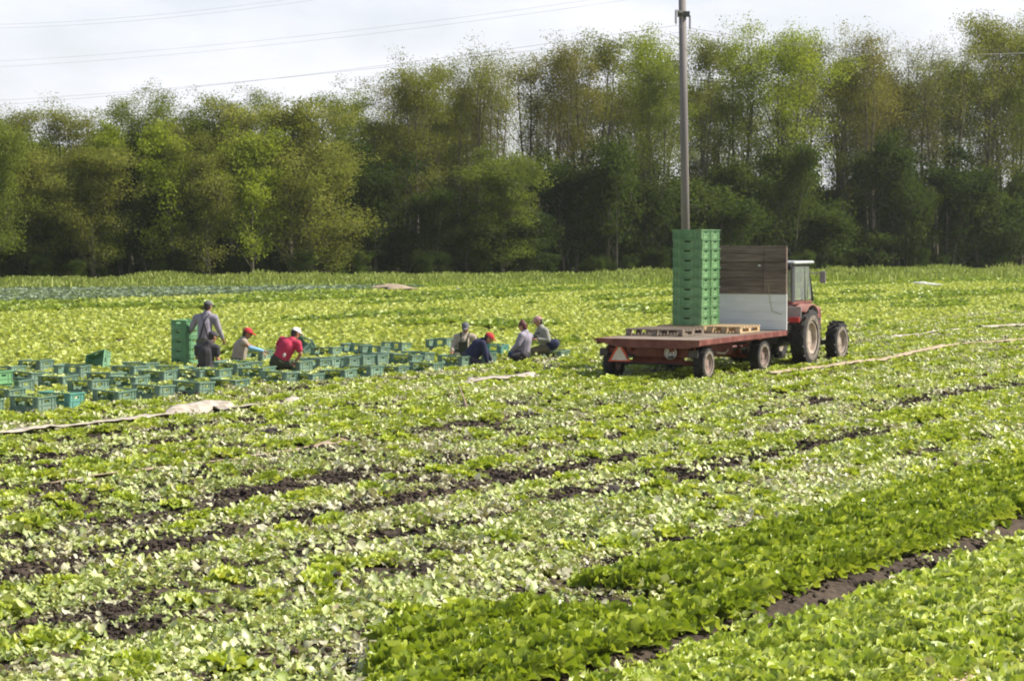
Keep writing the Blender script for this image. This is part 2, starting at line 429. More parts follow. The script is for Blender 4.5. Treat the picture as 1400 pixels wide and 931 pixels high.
CLODS = [(838, 672, .11, .04), (540, 573, .24, .01), (372, 598, .16, .01)]

def infrustum(x, y, m=4.8): return (np.abs(x) < .2335*y + m) & (y > 13.2)

# ------------------------------------------------------------------ lettuce plants
def leaf_geo(L, W, th0, bend, az, nu=5, nv=4, ruffle=.1, cup=.15, seed=0, prof='obov', r0=.01, twist=0):
    """one leaf as a small curved, ruffled sheet; returns verts, quads, rib"""
    u = np.linspace(0, 1, nu+1); v = np.linspace(-1, 1, nv+1)
    th = th0 - bend*u**1.3
    dx = np.cos(th); dz = np.sin(th)
    cx = r0 + np.concatenate([[0], np.cumsum((dx[1:]+dx[:-1])/2)])*L/nu
    cz = np.concatenate([[0], np.cumsum((dz[1:]+dz[:-1])/2)])*L/nu
    if prof == 'obov': w = W*(.22 + .78*np.sin(np.clip(u*1.15, 0, 1)**1.2*math.pi*.62)**1.0)*np.where(u > .95, .72, 1)
    else: w = W*(.18 + .82*np.sin(u**.8*math.pi*.9))
    U, VV = np.meshgrid(u, v, indexing='ij')
    rg = np.random.default_rng(seed)
    ph = rg.uniform(0, 6.28, 3)
    off = ruffle*L*(np.abs(VV)**1.5*np.sin(U*9+ph[0]+VV*2.5)*.6 + .4*np.sin(U*15+ph[1]+VV*7)*U) + rg.uniform(-.18, .18, U.shape)*ruffle*L*U
    nxn = -np.sin(th)[:, None]; nzn = np.cos(th)[:, None]
    back = L*.2*VV**2*U**1.5          # rounded tip
    X = cx[:, None] + nxn*(off + cup*L*VV**2*.5) - back*np.cos(th)[:, None]; Z = cz[:, None] + nzn*(off + cup*L*VV**2*.5) - back*np.sin(th)[:, None]
    Y = VV*w[:, None]*(1 + .12*rg.uniform(-1, 1, U.shape))
    ca, sa = math.cos(az), math.sin(az)
    P = np.stack([X*ca - Y*sa, X*sa + Y*ca, Z], -1).reshape(-1, 3)
    i = np.arange((nu+1)*(nv+1)).reshape(nu+1, nv+1)
    Q = np.stack([i[:-1, :-1], i[1:, :-1], i[1:, 1:], i[:-1, 1:]], -1).reshape(-1, 4)
    rib = np.clip((1-U*1.1)*(1.15-np.abs(VV)*1.1), 0, 1)*.75 + .55*np.exp(-(VV*5)**2)*(1-U)
    return P, Q, np.clip(rib, 0, 1).ravel()

def plant(name, m, rings, seed, nu=5, nv=4, prof='obov'):
    """rings: (count, length, halfwidth, elevation, bend, ruffle, cup)"""
    rg = np.random.default_rng(seed); Vs = []; Qs = []; rn = []; rb = []; n = 0
    for (k, L, W, el, bd, rf, cp) in rings:
        a0 = rg.uniform(0, 6.28)
        for j in range(k):
            P, Q, r = leaf_geo(L*rg.uniform(.8, 1.15), W*rg.uniform(.85, 1.15), R(el + rg.uniform(-12, 12)), R(bd + rg.uniform(-20, 20)),
                               a0 + 6.283*j/k + rg.uniform(-.3, .3), nu, nv, rf, cp, int(rg.integers(1e6)), prof)
            Vs.append(P); Qs.append(Q + n); n += len(P); rb.append(r); rn.append(np.full(len(P), rg.uniform(0, 1)))
    return np_mesh(name, np.concatenate(Vs), np.concatenate(Qs), m, {'rnd': np.concatenate(rn), 'rib': np.concatenate(rb)}, smooth=True)

frilly = [plant('leaf_lettuce', M['frilly'], [(9, .17, .052, 18, 40, .22, .2), (9, .14, .046, 42, 40, .26, .3), (8, .11, .04, 62, 35, .3, .3), (5, .08, .03, 80, 30, .3, .4)], 10+i) for i in range(6)]
cosm = [plant('cos_lettuce', M['cos'], [(9, .19, .042, 42, 65, .17, .3), (10, .2, .038, 60, 50, .18, .35), (9, .19, .034, 74, 35, .2, .4), (6, .14, .03, 84, 20, .2, .5)], 30+i, 6, 6) for i in range(6)]
lightm = [plant('light_lettuce', M['light'], [(9, .18, .052, 35, 55, .18, .3), (9, .17, .046, 56, 45, .2, .35), (7, .14, .04, 72, 30, .22, .4), (5, .1, .03, 84, 25, .24, .5)], 50+i, 6, 6) for i in range(6)]
palem = [plant('wilted_lettuce', M['pale'], [(9, .14, .028, 6, 25, .32, .15), (9, .11, .026, 25, 50, .34, .2), (6, .08, .022, 50, 60, .34, .2)], 70+i) for i in range(5)]
farm = [plant('field_lettuce', M['far'], [(6, .2, .09, 22, 45, .2, .2), (5, .15, .07, 55, 40, .25, .3)], 90+i, 3, 2) for i in range(6)]
fargm = [plant('row_lettuce', M['farg'], [(6, .25, .1, 45, 45, .15, .2), (5, .2, .08, 70, 40, .2, .3)], 110+i, 3, 2) for i in range(4)]
cabm = [plant('cabbage', M['cab'], [(6, .28, .13, 25, 45, .1, .2), (5, .2, .1, 60, 50, .12, .3)], 120+i, 3, 2) for i in range(4)]

def gn_stuff(name, pts, rot, scl, protos, label, cat, group=None):
    """one object: a point per plant, geometry nodes put a plant on each"""
    n = len(pts)
    me = bpy.data.meshes.new(name); me.vertices.add(n); me.vertices.foreach_set('co', np.asarray(pts, 'f4').ravel())
    for a, vals in (('rz', rot), ('sc', scl)):
        at = me.attributes.new(a, 'FLOAT', 'POINT'); at.data.foreach_set('value', np.asarray(vals, 'f4'))
    at = me.attributes.new('tx', 'FLOAT', 'POINT'); at.data.foreach_set('value', rng.uniform(-.25, .25, n).astype('f4'))
    at = me.attributes.new('pk', 'INT', 'POINT'); at.data.foreach_set('value', rng.integers(0, len(protos), n).astype('i4'))
    o = link(bpy.data.objects.new(name, me)); tag(o, label, cat, group, 'stuff')
    g = bpy.data.node_groups.new(name, 'GeometryNodeTree')
    g.interface.new_socket('Geometry', in_out='INPUT', socket_type='NodeSocketGeometry')
    g.interface.new_socket('Geometry', in_out='OUTPUT', socket_type='NodeSocketGeometry')
    gi = g.nodes.new('NodeGroupInput'); go = g.nodes.new('NodeGroupOutput'); ip = g.nodes.new('GeometryNodeInstanceOnPoints')
    jn = g.nodes.new('GeometryNodeJoinGeometry')
    for pm in reversed(protos):
        po = bpy.data.objects.new('sample_' + pm.name, pm)
        oi = g.nodes.new('GeometryNodeObjectInfo'); oi.inputs['Object'].default_value = po; oi.inputs['As Instance'].default_value = True
        g.links.new(oi.outputs['Geometry'], jn.inputs[0])
    def attr(nm, t='FLOAT'):
        q = g.nodes.new('GeometryNodeInputNamedAttribute'); q.data_type = t; q.inputs['Name'].default_value = nm; return q.outputs['Attribute']
    cx = g.nodes.new('ShaderNodeCombineXYZ'); g.links.new(attr('tx'), cx.inputs['X']); g.links.new(attr('rz'), cx.inputs['Z'])
    g.links.new(gi.outputs[0], ip.inputs['Points']); g.links.new(jn.outputs[0], ip.inputs['Instance'])
    ip.inputs['Pick Instance'].default_value = True
    g.links.new(attr('pk', 'INT'), ip.inputs['Instance Index']); g.links.new(cx.outputs[0], ip.inputs['Rotation']); g.links.new(attr('sc'), ip.inputs['Scale'])
    g.links.new(ip.outputs[0], go.inputs[0])
    md = o.modifiers.new('plants', 'NODES'); md.node_group = g
    return o

def singles(name, P, rot, scl, protos, label, cat, group):
    for i in range(len(P)):
        o = bpy.data.objects.new(name, protos[i % len(protos)]); scene.collection.objects.link(o)
        o.location = P[i]; o.rotation_euler = (random.uniform(-.2, .2), random.uniform(-.2, .2), rot[i]); o.scale = (scl[i],)*3
        tag(o, label, cat, group)

def grid(c0, c1, s0, s1, dc, ds, jit=.3):
    cc = np.arange(c0, c1, dc); ss = np.arange(s0, s1, ds)
    C, S = np.meshgrid(cc, ss); C = C.ravel() + rng.uniform(-jit, jit, C.size)*dc; S = S.ravel() + rng.uniform(-jit, jit, S.size)*ds
    x, y = to_xy(C, S); k = infrustum(x, y); return C[k], S[k], x[k], y[k]

def place(x, y, sc0, sc1, sink=.0):
    z = height(x, y) - sink
    return np.stack([x, y, z], -1), rng.uniform(0, 6.28, len(x)), rng.uniform(sc0, sc1, len(x))

def split_out(x, y, sc, name, protos, lab, cat, grp, stuffname, stufflab, nmax=300):
    P, rz, s = place(x, y, *sc)
    o = np.argsort(y + 1000*(np.abs(x) > .2335*y + .15)); P, rz, s = P[o], rz[o], s[o]; n = min(nmax, len(P))
    singles(name, P[:n], rz[:n], s[:n], protos, lab, cat, grp)
    if len(P) > n: gn_stuff(stuffname, P[n:], rz[n:], s[n:], protos, stufflab, cat, grp)

# -- standing bed of cos lettuce
C, S, x, y = grid(-8.75, -6.955, 10, 75, .30, .215, .1)
gap = ((S > 14.55 + .35*(C+8)) & (S < np.where(C < -7.7, 15.8, 15.05))) & (C > -9.3)
end = (x > -.058*y - .02) | (S > 14.5)
k = end & ~gap & (rng.uniform(size=len(C)) < .97)
split_out(x[k], y[k], (.9, 1.25), 'cos_lettuce', cosm, 'dark green upright lettuce in the standing foreground bed', 'lettuce', 'dark upright lettuces of the foreground bed',
          'cos_lettuce_bed', 'dark green upright lettuces further along the standing bed')
# -- lighter bed in the right corner
parts_ = [grid(-6.555, -4.85, 9, 75, .275, .225, .16), grid(-6.9, -6.6, 9, 15.4, .22, .225, .2), grid(-4.66, -2.0, 9, 75, .28, .27, .3)]
x = np.concatenate([p[2] for p in parts_]); y = np.concatenate([p[3] for p in parts_])
split_out(x, y, (.95, 1.25), 'light_lettuce', lightm, 'bright green leafy lettuce in the near right corner bed', 'lettuce', 'bright lettuces of the right corner bed',
          'light_lettuce_bed', 'bright green leafy lettuces further along the right corner bed')

# -- harvested ground: leftover clumps
def soil_mask(C, S):
    """1 = bare soil"""
    f = furrow(C)
    fs = fnoise(S*.22, np.round(C*.7)*3.1, 41, 2)
    a = (1 - sstep(.12, .3, f)) * sstep(.42, .56, fs) * .97
    b = sstep(.66, .78, fnoise(C*1.7, S*.28, 77, 3)) * .85
    left = sstep(.52, .64, fnoise(C*2.2, S*.3, 12, 3)) * (1-sstep(22, 30, S)) * sstep(-21, -19.5, C) * (1-sstep(-15, -13, C))
    wob = .12*(fnoise(S*.5, S*0+3, 61, 2)-.5)
    dark = sum(np.exp(-((C+c0+wob)/w_)**4)*sstep(a0-1, a0+.5, S)*(1-sstep(a1-2, a1+1, S)) for c0, w_, a0, a1 in
               ((13.37, .37, 8, 26), (11.6, .37, 8, 14), (11.85, .27, 15.5, 21), (19.9, .3, 15, 25), (16.4, .2, 12, 20), (21.3, .28, 24, 32), (14.9, .3, 25, 36), (12.0, .24, 24, 31), (10.4, .2, 28, 38), (17.8, .3, 26, 33)))
    dark = dark + np.exp(-((C+40.2)/.6)**4)*sstep(40, 44, S)*(1-sstep(50, 53, S)) + np.exp(-((C+13.8)/.26)**4)*sstep(33, 36, S)*(1-sstep(40, 43, S))*.8
    return np.clip(np.maximum(np.maximum(a, b), np.maximum(left*.8, dark*1.2)), 0, 1)
C, S, x, y = grid(-26, -9.15, 10, 95, .30, .29, .35)
f = furrow(C); sm = soil_mask(C, S)
dens = .26 + .3*sstep(-13, -17, C) + .16*sstep(26, 34, S)
dens += .55*np.exp(-((C+12.35)/.45)**2)*sstep(19, 22, S) + .5*np.exp(-((C+24.0)/1.4)**2) + .25*np.exp(-((C+10.2)/.6)**2)*sstep(26, 34, S)
dens *= .35 + 1.3*sstep(.35, .62, fnoise(C*.8, S*.35, 3, 3))
dens *= 1 - .85*np.exp(-((C+9.9)/.7)**2)*(1-sstep(24, 34, S))
dens *= .45 + 1.1*sstep(.35, .65, vnoise(C*1.33+.3, S*.06, 19))
dens *= (1 - np.clip(sm*1.4, 0, 1))*sstep(.14, .3, f)
k = (rng.uniform(size=len(C)) < dens)
k &= clear(x, y, .05) & ~((C < -22.9) & (C > -30) & (S < 52) & (rng.uniform(size=len(C)) < .25)); k[k] &= strip_clear(x[k], y[k], 1.0)
cl = gp(838, 672); k &= (x-cl.x)**2 + (y-cl.y)**2 > .2
split_out(x[k], y[k], (.75, 1.4), 'leaf_lettuce', frilly, 'yellow green leafy lettuce left standing on the harvested ground', 'lettuce', 'leftover lettuces on the harvested ground',
          'leftover_lettuce', 'yellow green lettuces left standing further back on the harvested ground')
# -- wilted pale remains
C, S, x, y = grid(-25, -9.05, 10, 90, .26, .26, .45)
sm = soil_mask(C, S)
dens = .34 + .4*np.exp(-((C+10.0)/.9)**2) - .2*sstep(-14, -18, C)
dens *= .4 + 1.2*sstep(.3, .6, fnoise(C*.9, S*.25, 23, 3)); dens *= 1 - np.clip(sm*1.3, 0, 1)
k = rng.uniform(size=len(C)) < dens
k &= clear(x, y, 0); k[k] &= strip_clear(x[k], y[k], .9); k &= (x-cl.x)**2 + (y-cl.y)**2 > .12
split_out(x[k], y[k], (.6, 1.15), 'wilted_lettuce', palem, 'pale wilted lettuce remains lying flat on the harvested ground', 'lettuce remains', 'wilted lettuce remains',
          'wilted_lettuce_litter', 'pale wilted lettuce remains further back on the harvested ground')

# -- loose fallen leaves: small patches of crumpled leaves, scattered
def leaf_patch(seed, m, n=34, rad=.2, l0=.018, l1=.068):
    g = np.random.default_rng(seed)
    x = g.normal(0, rad*.6, n); y = g.normal(0, rad*.6, n); L = g.uniform(l0, l1, n)**1.0; W = L*g.uniform(.25, .6, n); az = g.uniform(0, 6.28, n)
    tl = g.normal(0, .45, n); rl = g.normal(0, .5, n); cu = g.uniform(-1.2, 1.6, n)
    k = 4; u = np.linspace(-.5, .5, k); v = np.array([-1., 0, 1.])
    U, VV = np.meshgrid(u, v, indexing='ij'); U = U.ravel(); VV = VV.ravel(); wp = np.repeat(np.array([.4, .95, 1., .5]), 3)
    X = U[None]*L[:, None]*(1 + .15*g.uniform(-1, 1, (n, 12))); Y = VV[None]*W[:, None]*wp*(1 + .3*g.uniform(-1, 1, (n, 12)))
    Z = cu[:, None]*U[None]**2*L[:, None] + g.uniform(-.8, .8, n)[:, None]*VV[None]**2*W[:, None] + g.uniform(-.13, .13, (n, 12))*L[:, None]
    Z2 = Z + X*np.sin(tl)[:, None] + Y*np.sin(rl)[:, None]; ca, sa = np.cos(az)[:, None], np.sin(az)[:, None]
    z0 = .008 + np.abs(np.sin(tl))*L*.4 + g.uniform(0, .035, n)
    P = np.stack([x[:, None] + X*ca - Y*sa, y[:, None] + X*sa + Y*ca, z0[:, None] + Z2], -1).reshape(-1, 3)
    i = np.arange(12).reshape(k, 3); q = np.stack([i[:-1, :-1], i[1:, :-1], i[1:, 1:], i[:-1, 1:]], -1).reshape(-1, 4)
    Q = (q[None] + (np.arange(n)*12)[:, None, None]).reshape(-1, 4)
    rn = np.repeat(np.clip(g.normal(.52, .24, n), 0, 1), 12); rib = np.tile(.5*np.exp(-(VV*2)**2)*(U < .2), n)
    return np_mesh('leaf_patch', P, Q, m, {'rnd': rn, 'rib': rib}, smooth=True)
patches = [[leaf_patch(500+i+20*j, M[k]) for i in range(8)] for j, k in enumerate(('litter', 'litter_green', 'litter_dry'))]
C, S, x, y = grid(-27, -2.0, 9, 90, .21, .21, .5)
sm = soil_mask(C, S)
dens = np.where((C < -8.8) | (x < -.055*y) | ((S > 14.3) & (S < 16) & (C < -7.5)), .85, .12) * (1 - .95*sm) * (.35 + .95*sstep(.25, .6, fnoise(C*1.1, S*.5, 55, 3)))
k = (rng.uniform(size=len(C)) < dens)
k &= clear(x, y, -.12); k[k] &= strip_clear(x[k], y[k], .8); k &= (x-cl.x)**2 + (y-cl.y)**2 > .06
C, S, x, y, sm = C[k], S[k], x[k], y[k], sm[k]
zone = fnoise(C*.6, S*.25, 66, 3) + rng.uniform(-.16, .16, len(C)) - .16*np.exp(-((C+10.)/.9)**2)
which = np.where(zone > .56, 1, 0); which = np.where((rng.uniform(size=len(C)) < .14 + .5*sm + .2*(fnoise(C*.8, S*.3, 91, 2) > .6)), 2, which)
for j, (nm, lab) in enumerate((('fallen_leaves', 'loose pale lettuce leaves scattered over the harvested ground'), ('green_leaf_scraps', 'loose green lettuce leaf scraps scattered over the harvested ground'),
                               ('dry_leaf_scraps', 'dry brownish leaf scraps scattered over the bare soil'))):
    m_ = which == j; P, rz, s_ = place(x[m_], y[m_], .75, 1.3)
    gn_stuff(nm, P, rz, s_, patches[j], lab, 'fallen leaves')

def crumb(seed):
    g = np.random.default_rng(seed); mb = MB()
    for _ in range(14):
        a, b = g.normal(0, .09, 2); q = g.uniform(.008, .028); n0 = len(mb.v); mb.ell((a, b, q*.3), (q*g.uniform(.8, 1.5), q, q*.7), 6, 4)
        mb.v[n0:] = [tuple(np.array(v) + g.normal(0, q*.16, 3)) for v in mb.v[n0:]]
    return mb.mesh('soil_crumb', soil)
C, S, x, y = grid(-27, -4.5, 9, 60, .17, .17, .5); sm = soil_mask(C, S)
k = (rng.uniform(size=len(C)) < .1 + .8*(sm > .35)); P, rz, s_ = place(x[k], y[k], .7, 1.7)
gn_stuff('soil_crumbs', P, rz, s_, [crumb(i) for i in range(6)], 'dark crumbs and clods of soil lying in the bare furrows', 'soil crumbs')

# -- unharvested field behind the workers, in bands along the rows
C, S, x, y = grid(-112, -26, 20, 215, .36, .34, .4)
far_edge = 112 + 26*np.clip(x/(.2335*np.maximum(y, 1))*.5+.5, 0, 1)**1.5
k0 = (y < far_edge + 3) & (rng.uniform(size=len(C)) < np.where(y > 75, .82, .95))
k0[k0] &= clear(x[k0], y[k0], 0)
C, S, x, y = C[k0], S[k0], x[k0], y[k0]
sm = soil_mask(C, S)
nz_ = fnoise(C*.35, S*.12, 8, 3)
cab = (C < -65.5 + .05*(S-72)) & (C > -84) & (S < 98)
grn = (np.abs(C + 58.2 - .095*(S-66)) < 1.2) | ((np.abs(C+36 - .05*(S-80)) < .9) & (S > 70)) | ((C < -84)) | ((C < -60) & (nz_ > .55) & ~cab) | ((nz_ > .72) & (S > 40)) \
      | ((np.abs(C+47) < .7) & (S > 85))
skip = (np.exp(-((C+40.2)/.5)**2)*sstep(40, 44, S)*(1-sstep(50, 53, S)) > .4) | (rng.uniform(size=len(C)) < sm*.25)
for msk, nm, pr, sc, lab, cat in ((cab & ~skip, 'cabbage_rows', cabm, (1.1, 1.6), 'blue green cabbages in the far left band of the field', 'cabbages'),
                                  (grn & ~cab & ~skip, 'green_lettuce_rows', fargm, (1.0, 1.5), 'darker green rows crossing the far field', 'lettuces'),
                                  (~grn & ~cab & ~skip, 'far_lettuce_field', farm, (.8, 1.3), 'pale yellow green lettuces filling the field behind the workers', 'lettuces')):
    P, rz, s = place(x[msk], y[msk], *sc)
    gn_stuff(nm, P, rz, s, pr, lab, cat)

# -- tall grass verge in front of the wood
def tree_y(px): t = px/1400; return 132 + 22*t + 21*t*t
def verge():
    n = 90000
    px = rng.uniform(-190, 1590, n); ye = tree_y(px) - 11
    d0 = 112 + 26*np.clip(px/1400, 0, 1)**1.5
    y = d0 + (ye + 3 - d0)*rng.uniform(0, 1, n)**.8; x = (px-700)/F_PX*y
    h = (.2 + .75*fnoise(x*.35, y*.35, 4, 3)**1.3)*rng.uniform(.6, 1.15, n); az = rng.uniform(0, 6.28, n); w = rng.uniform(.03, .07, n)
    ln = rng.uniform(-.35, .35, n)*h; ln2 = rng.uniform(-.35, .35, n)*h
    z = height(x, y)
    a = np.stack([x - w*np.cos(az), y - w*np.sin(az), z], -1); b = np.stack([x + w*np.cos(az), y + w*np.sin(az), z], -1)
    c = np.stack([x + ln*.4 + w*.8*np.cos(az), y + ln2*.4 + w*.8*np.sin(az), z + h*.6], -1); e = np.stack([x + ln*.4 - w*.8*np.cos(az), y + ln2*.4 - w*.8*np.sin(az), z + h*.6], -1)
    t = np.stack([x + ln, y + ln2, z + h], -1); t2 = t + np.array([.03, 0, 0])
    P = np.stack([a, b, c, e, t2, t], 1).reshape(-1, 3)
    q = np.array([[0, 1, 2, 3], [3, 2, 4, 5]]); Q = (q[None] + (np.arange(n)*6)[:, None, None]).reshape(-1, 4)
    rn = np.repeat(np.clip(.5*fnoise(x*.15, y*.3, 6, 2) + rng.uniform(0, .55, n), 0, 1), 6)
    o = link(bpy.data.objects.new('tall_grass', np_mesh('tall_grass', P, Q, M['grass'], {'rnd': rn, 'rib': np.zeros(len(P))})))
    tag(o, 'tall green grass verge between the field and the wood', 'grass', kind='stuff')
verge()

# ------------------------------------------------------------------ the wood
bark = mat('bark', (.085, .07, .052), .9, .25, 3, bump=.5, col2=(.17, .145, .11), stretch=(1, 1, .15))
def crown_mat(name, a, b, c):
    return leaf_mat(name, [(0, a), (.5, b), (1, c)], pale=b, transl=.42, rough=.7, spec=.1, objvar=.3, tcol=1.35)
CM = {
 'olive': crown_mat('olive_crown', (.115, .13, .026), (.2, .215, .05), (.3, .31, .09)),
 'mid': crown_mat('green_crown', (.085, .115, .02), (.15, .185, .035), (.225, .26, .06)),
 'bright': crown_mat('bright_crown', (.145, .19, .022), (.24, .29, .036), (.32, .37, .065)),
 'brown': crown_mat('brown_crown', (.13, .13, .035), (.2, .19, .055), (.28, .26, .085)),
 'grey': crown_mat('grey_crown', (.17, .17, .11), (.24, .24, .15), (.32, .31, .21)),
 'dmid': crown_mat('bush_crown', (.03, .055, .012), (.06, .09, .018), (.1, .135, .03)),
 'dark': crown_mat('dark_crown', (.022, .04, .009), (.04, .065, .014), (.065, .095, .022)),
}
def make_tree(seed, H, W, c0, nl, nleaf, lsz, ckey, limb_el=(45, 70), nlimb=22, stems=1, shape='egg', rise=.0):
    """returns (trunk mesh, crown mesh).  H height, W crown width, c0 crown base as a fraction of H"""
    rg = random.Random(seed); rn = np.random.default_rng(seed)
    mb = MB(); tips = []
    def env(h):            # crown half width at relative height
        t = (h - c0)/(1 - c0)
        if t < 0: return .12*W
        if shape == 'egg': return W/2*math.sqrt(max(.06, 1 - ((t-.5)/.56)**2))
        if shape == 'vase': return W/2*(.3 + .7*min(1, t*1.5))*math.sqrt(max(.08, 1 - max(0, t-.6)**2/.17))
        return W/2*max(.1, (1-t)**.6)*min(1, .5+t*3)
    for st in range(stems):
        ang = rg.uniform(0, 6.28); off = (0 if stems == 1 else rg.uniform(.12, .3)*W)
        b = Vector((.45*off*math.cos(ang), .45*off*math.sin(ang), 0)); top = Vector((off*math.cos(ang), off*math.sin(ang), H*rg.uniform(.85, .97)))
        n = 9; pts = []; rad = []
        r0 = (.010*H + .05)*(1 if stems == 1 else .68)
        wx, wy = rg.uniform(-.25, .25), rg.uniform(-.25, .25)
        for i in range(n+1):
            t = i/n; p = b.lerp(top, t); p.x += wx*math.sin(t*5)+rg.uniform(-.06, .06); p.y += wy*math.sin(t*4+1)
            p.z = top.z*t
            pts.append(p); rad.append(r0*(1-.88*t) + .012)
        mb.tube(pts, rad, 6, False)
        m = nlimb//stems
        for j in range(m):
            t = c0*.75 + (1-c0*.75)*(j + rg.random())/m; t = min(t, .97); fi = t*n; i0 = min(int(fi), n-1)
            p = pts[i0].lerp(pts[i0+1], fi-i0); az = rg.uniform(0, 6.28); el = R(rg.uniform(*limb_el))
            hrel = p.z/H; ln = env(min(1, hrel + .12))*rg.uniform(.6, 1.05)/max(.35, math.cos(el)); ln = min(ln, (H*1.01 - p.z)/max(.2, math.sin(el)) + .3)
            d = Vector((math.cos(az)*math.cos(el), math.sin(az)*math.cos(el), math.sin(el)))
            lr = max(.018, r0*(1-.9*t)*.5); lp = [p]
            for q in range(4):
                d = (d + Vector((rg.uniform(-.18, .18), rg.uniform(-.18, .18), rg.uniform(-.02, .2)))).normalized(); lp.append(lp[-1] + d*ln/4)
            mb.tube(lp, [lr, lr*.8, lr*.55, lr*.35, .01], 4, False)
            for q in range(nl):
                f = rg.uniform(.2, 1)*4; i1 = min(int(f), 3); sp_ = lp[i1].lerp(lp[i1+1], f-i1)
                a2 = rg.uniform(0, 6.28); e2 = R(rg.uniform(5, 70)); l2 = ln*rg.uniform(.2, .45)
                d2 = Vector((math.cos(a2)*math.cos(e2), math.sin(a2)*math.cos(e2), math.sin(e2))); ep = sp_ + d2*l2
                mb.tube([sp_, sp_.lerp(ep, .5) + Vector((0, 0, .08*l2)), ep], [.016, .011, .006], 3, False)
                tips.append((sp_.lerp(ep, .4), .8)); tips.append((ep, 1.0)); tips.append((ep + d2*l2*.25, .8))
    tm = mb.mesh('trunk', bark, True)
    T = np.array([tuple(t[0]) for t in tips]); per = max(1, int(nleaf*1.6)//len(T)); N = per*len(T)
    # clumps: a share of the twigs carries more leaves than the others
    wgt = rn.gamma(1.8, 1, len(T)); wgt *= np.clip((T[:, 2]/H - c0*.8)*8, .05, 1); wgt *= .45 + .9*np.clip(T[:, 2]/H, 0, 1)**2; pick = rn.choice(len(T), N, p=wgt/wgt.sum())
    sg = .05*W + .12
    P = T[pick] + np.clip(rn.normal(0, 1, (N, 3)), -1.7, 1.7)*np.array([sg, sg, sg*.7])
    nrm = rn.normal(0, 1, (N, 3)) + np.array([0, 0, .5]); nrm /= np.linalg.norm(nrm, axis=1)[:, None]
    a = np.cross(nrm, rn.normal(0, 1, (N, 3))); a /= np.linalg.norm(a, axis=1)[:, None]; b = np.cross(nrm, a)
    s = (lsz*.8*rn.uniform(.6, 1.3, N))[:, None]
    Q4 = np.stack([P - a*s, P - b*s*.62 + nrm*s*.15, P + a*s, P + b*s*.62 + nrm*s*.15], 1).reshape(-1, 3)
    clump = rn.uniform(0, 1, len(T))[pick]
    rv = np.repeat(np.clip(.8*clump + .2*rn.uniform(0, 1, N), 0, 1), 4)
    cm = np_mesh('crown', Q4, np.arange(4*N).reshape(-1, 4), CM[ckey], {'rnd': rv, 'rib': np.zeros(4*N)})
    return tm, cm, H
SPEC = {   # several samples of each kind
 'tall_olive': [make_tree(100+i, 17, 6.0, .40, 4, 12000, .085, 'olive', (45, 76), 36, 2+i % 2, 'egg') for i in range(3)],
 'tall_green': [make_tree(120+i, 17, 6.5, .34, 4, 14000, .088, 'mid', (42, 74), 36, 2+i % 2, 'egg') for i in range(3)],
 'tall_bright': [make_tree(140+i, 17, 6.5, .38, 4, 13000, .088, 'bright', (45, 75), 36, 3, 'egg') for i in range(2)],
 'tall_brown': [make_tree(160+i, 17, 6.2, .42, 5, 10500, .078, 'brown', (48, 76), 36, 3, 'vase') for i in range(3)],
 'sparse': [make_tree(180+i, 17, 6.0, .45, 6, 6500, .07, 'olive', (52, 78), 36, 3, 'vase') for i in range(2)],
 'bare': [make_tree(200+i, 17, 5.5, .4, 7, 3500, .06, 'grey', (50, 76), 32, 2, 'vase') for i in range(2)],
 'dense': [make_tree(220+i, 12, 7.0, .08, 4, 20000, .1, 'mid', (20, 60), 34, 1, 'egg') for i in range(3)],
 'dense_olive': [make_tree(240+i, 12, 7.5, .06, 4, 19000, .1, 'olive', (15, 60), 34, 1, 'egg') for i in range(3)],
 'dense_bright': [make_tree(260+i, 9, 5.5, .1, 4, 8000, .12, 'bright', (20, 60), 26, 1, 'egg') for i in range(2)],
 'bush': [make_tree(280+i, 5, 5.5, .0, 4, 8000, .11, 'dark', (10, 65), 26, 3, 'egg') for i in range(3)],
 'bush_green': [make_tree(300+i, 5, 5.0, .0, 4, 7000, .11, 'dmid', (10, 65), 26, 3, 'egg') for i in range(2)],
}
LOOK = {'tall_olive': 'tall slender olive green tree', 'tall_green': 'tall slender mid green tree', 'tall_bright': 'tall bright yellow green tree', 'tall_brown': 'tall brownish budding tree',
        'sparse': 'tall thinly leaved tree', 'bare': 'tall almost bare grey tree', 'dense': 'dense rounded mid green tree',
        'dense_olive': 'dense broad olive tree', 'dense_bright': 'lower bright lime green tree', 'bush': 'dark low bush', 'bush_green': 'mid green bush'}
def ordinal(i):
    names = 'first second third fourth fifth sixth seventh eighth ninth tenth eleventh twelfth thirteenth fourteenth fifteenth sixteenth seventeenth eighteenth nineteenth twentieth'.split()
    if i < 20: return names[i]
    tens = {2: 'twenty', 3: 'thirty', 4: 'forty', 5: 'fifty'}[(i+1)//10]
    return {2: 'twentieth', 3: 'thirtieth', 4: 'fortieth', 5: 'fiftieth'}[(i+1)//10] if (i+1) % 10 == 0 else tens + '-' + names[(i+1) % 10 - 1]
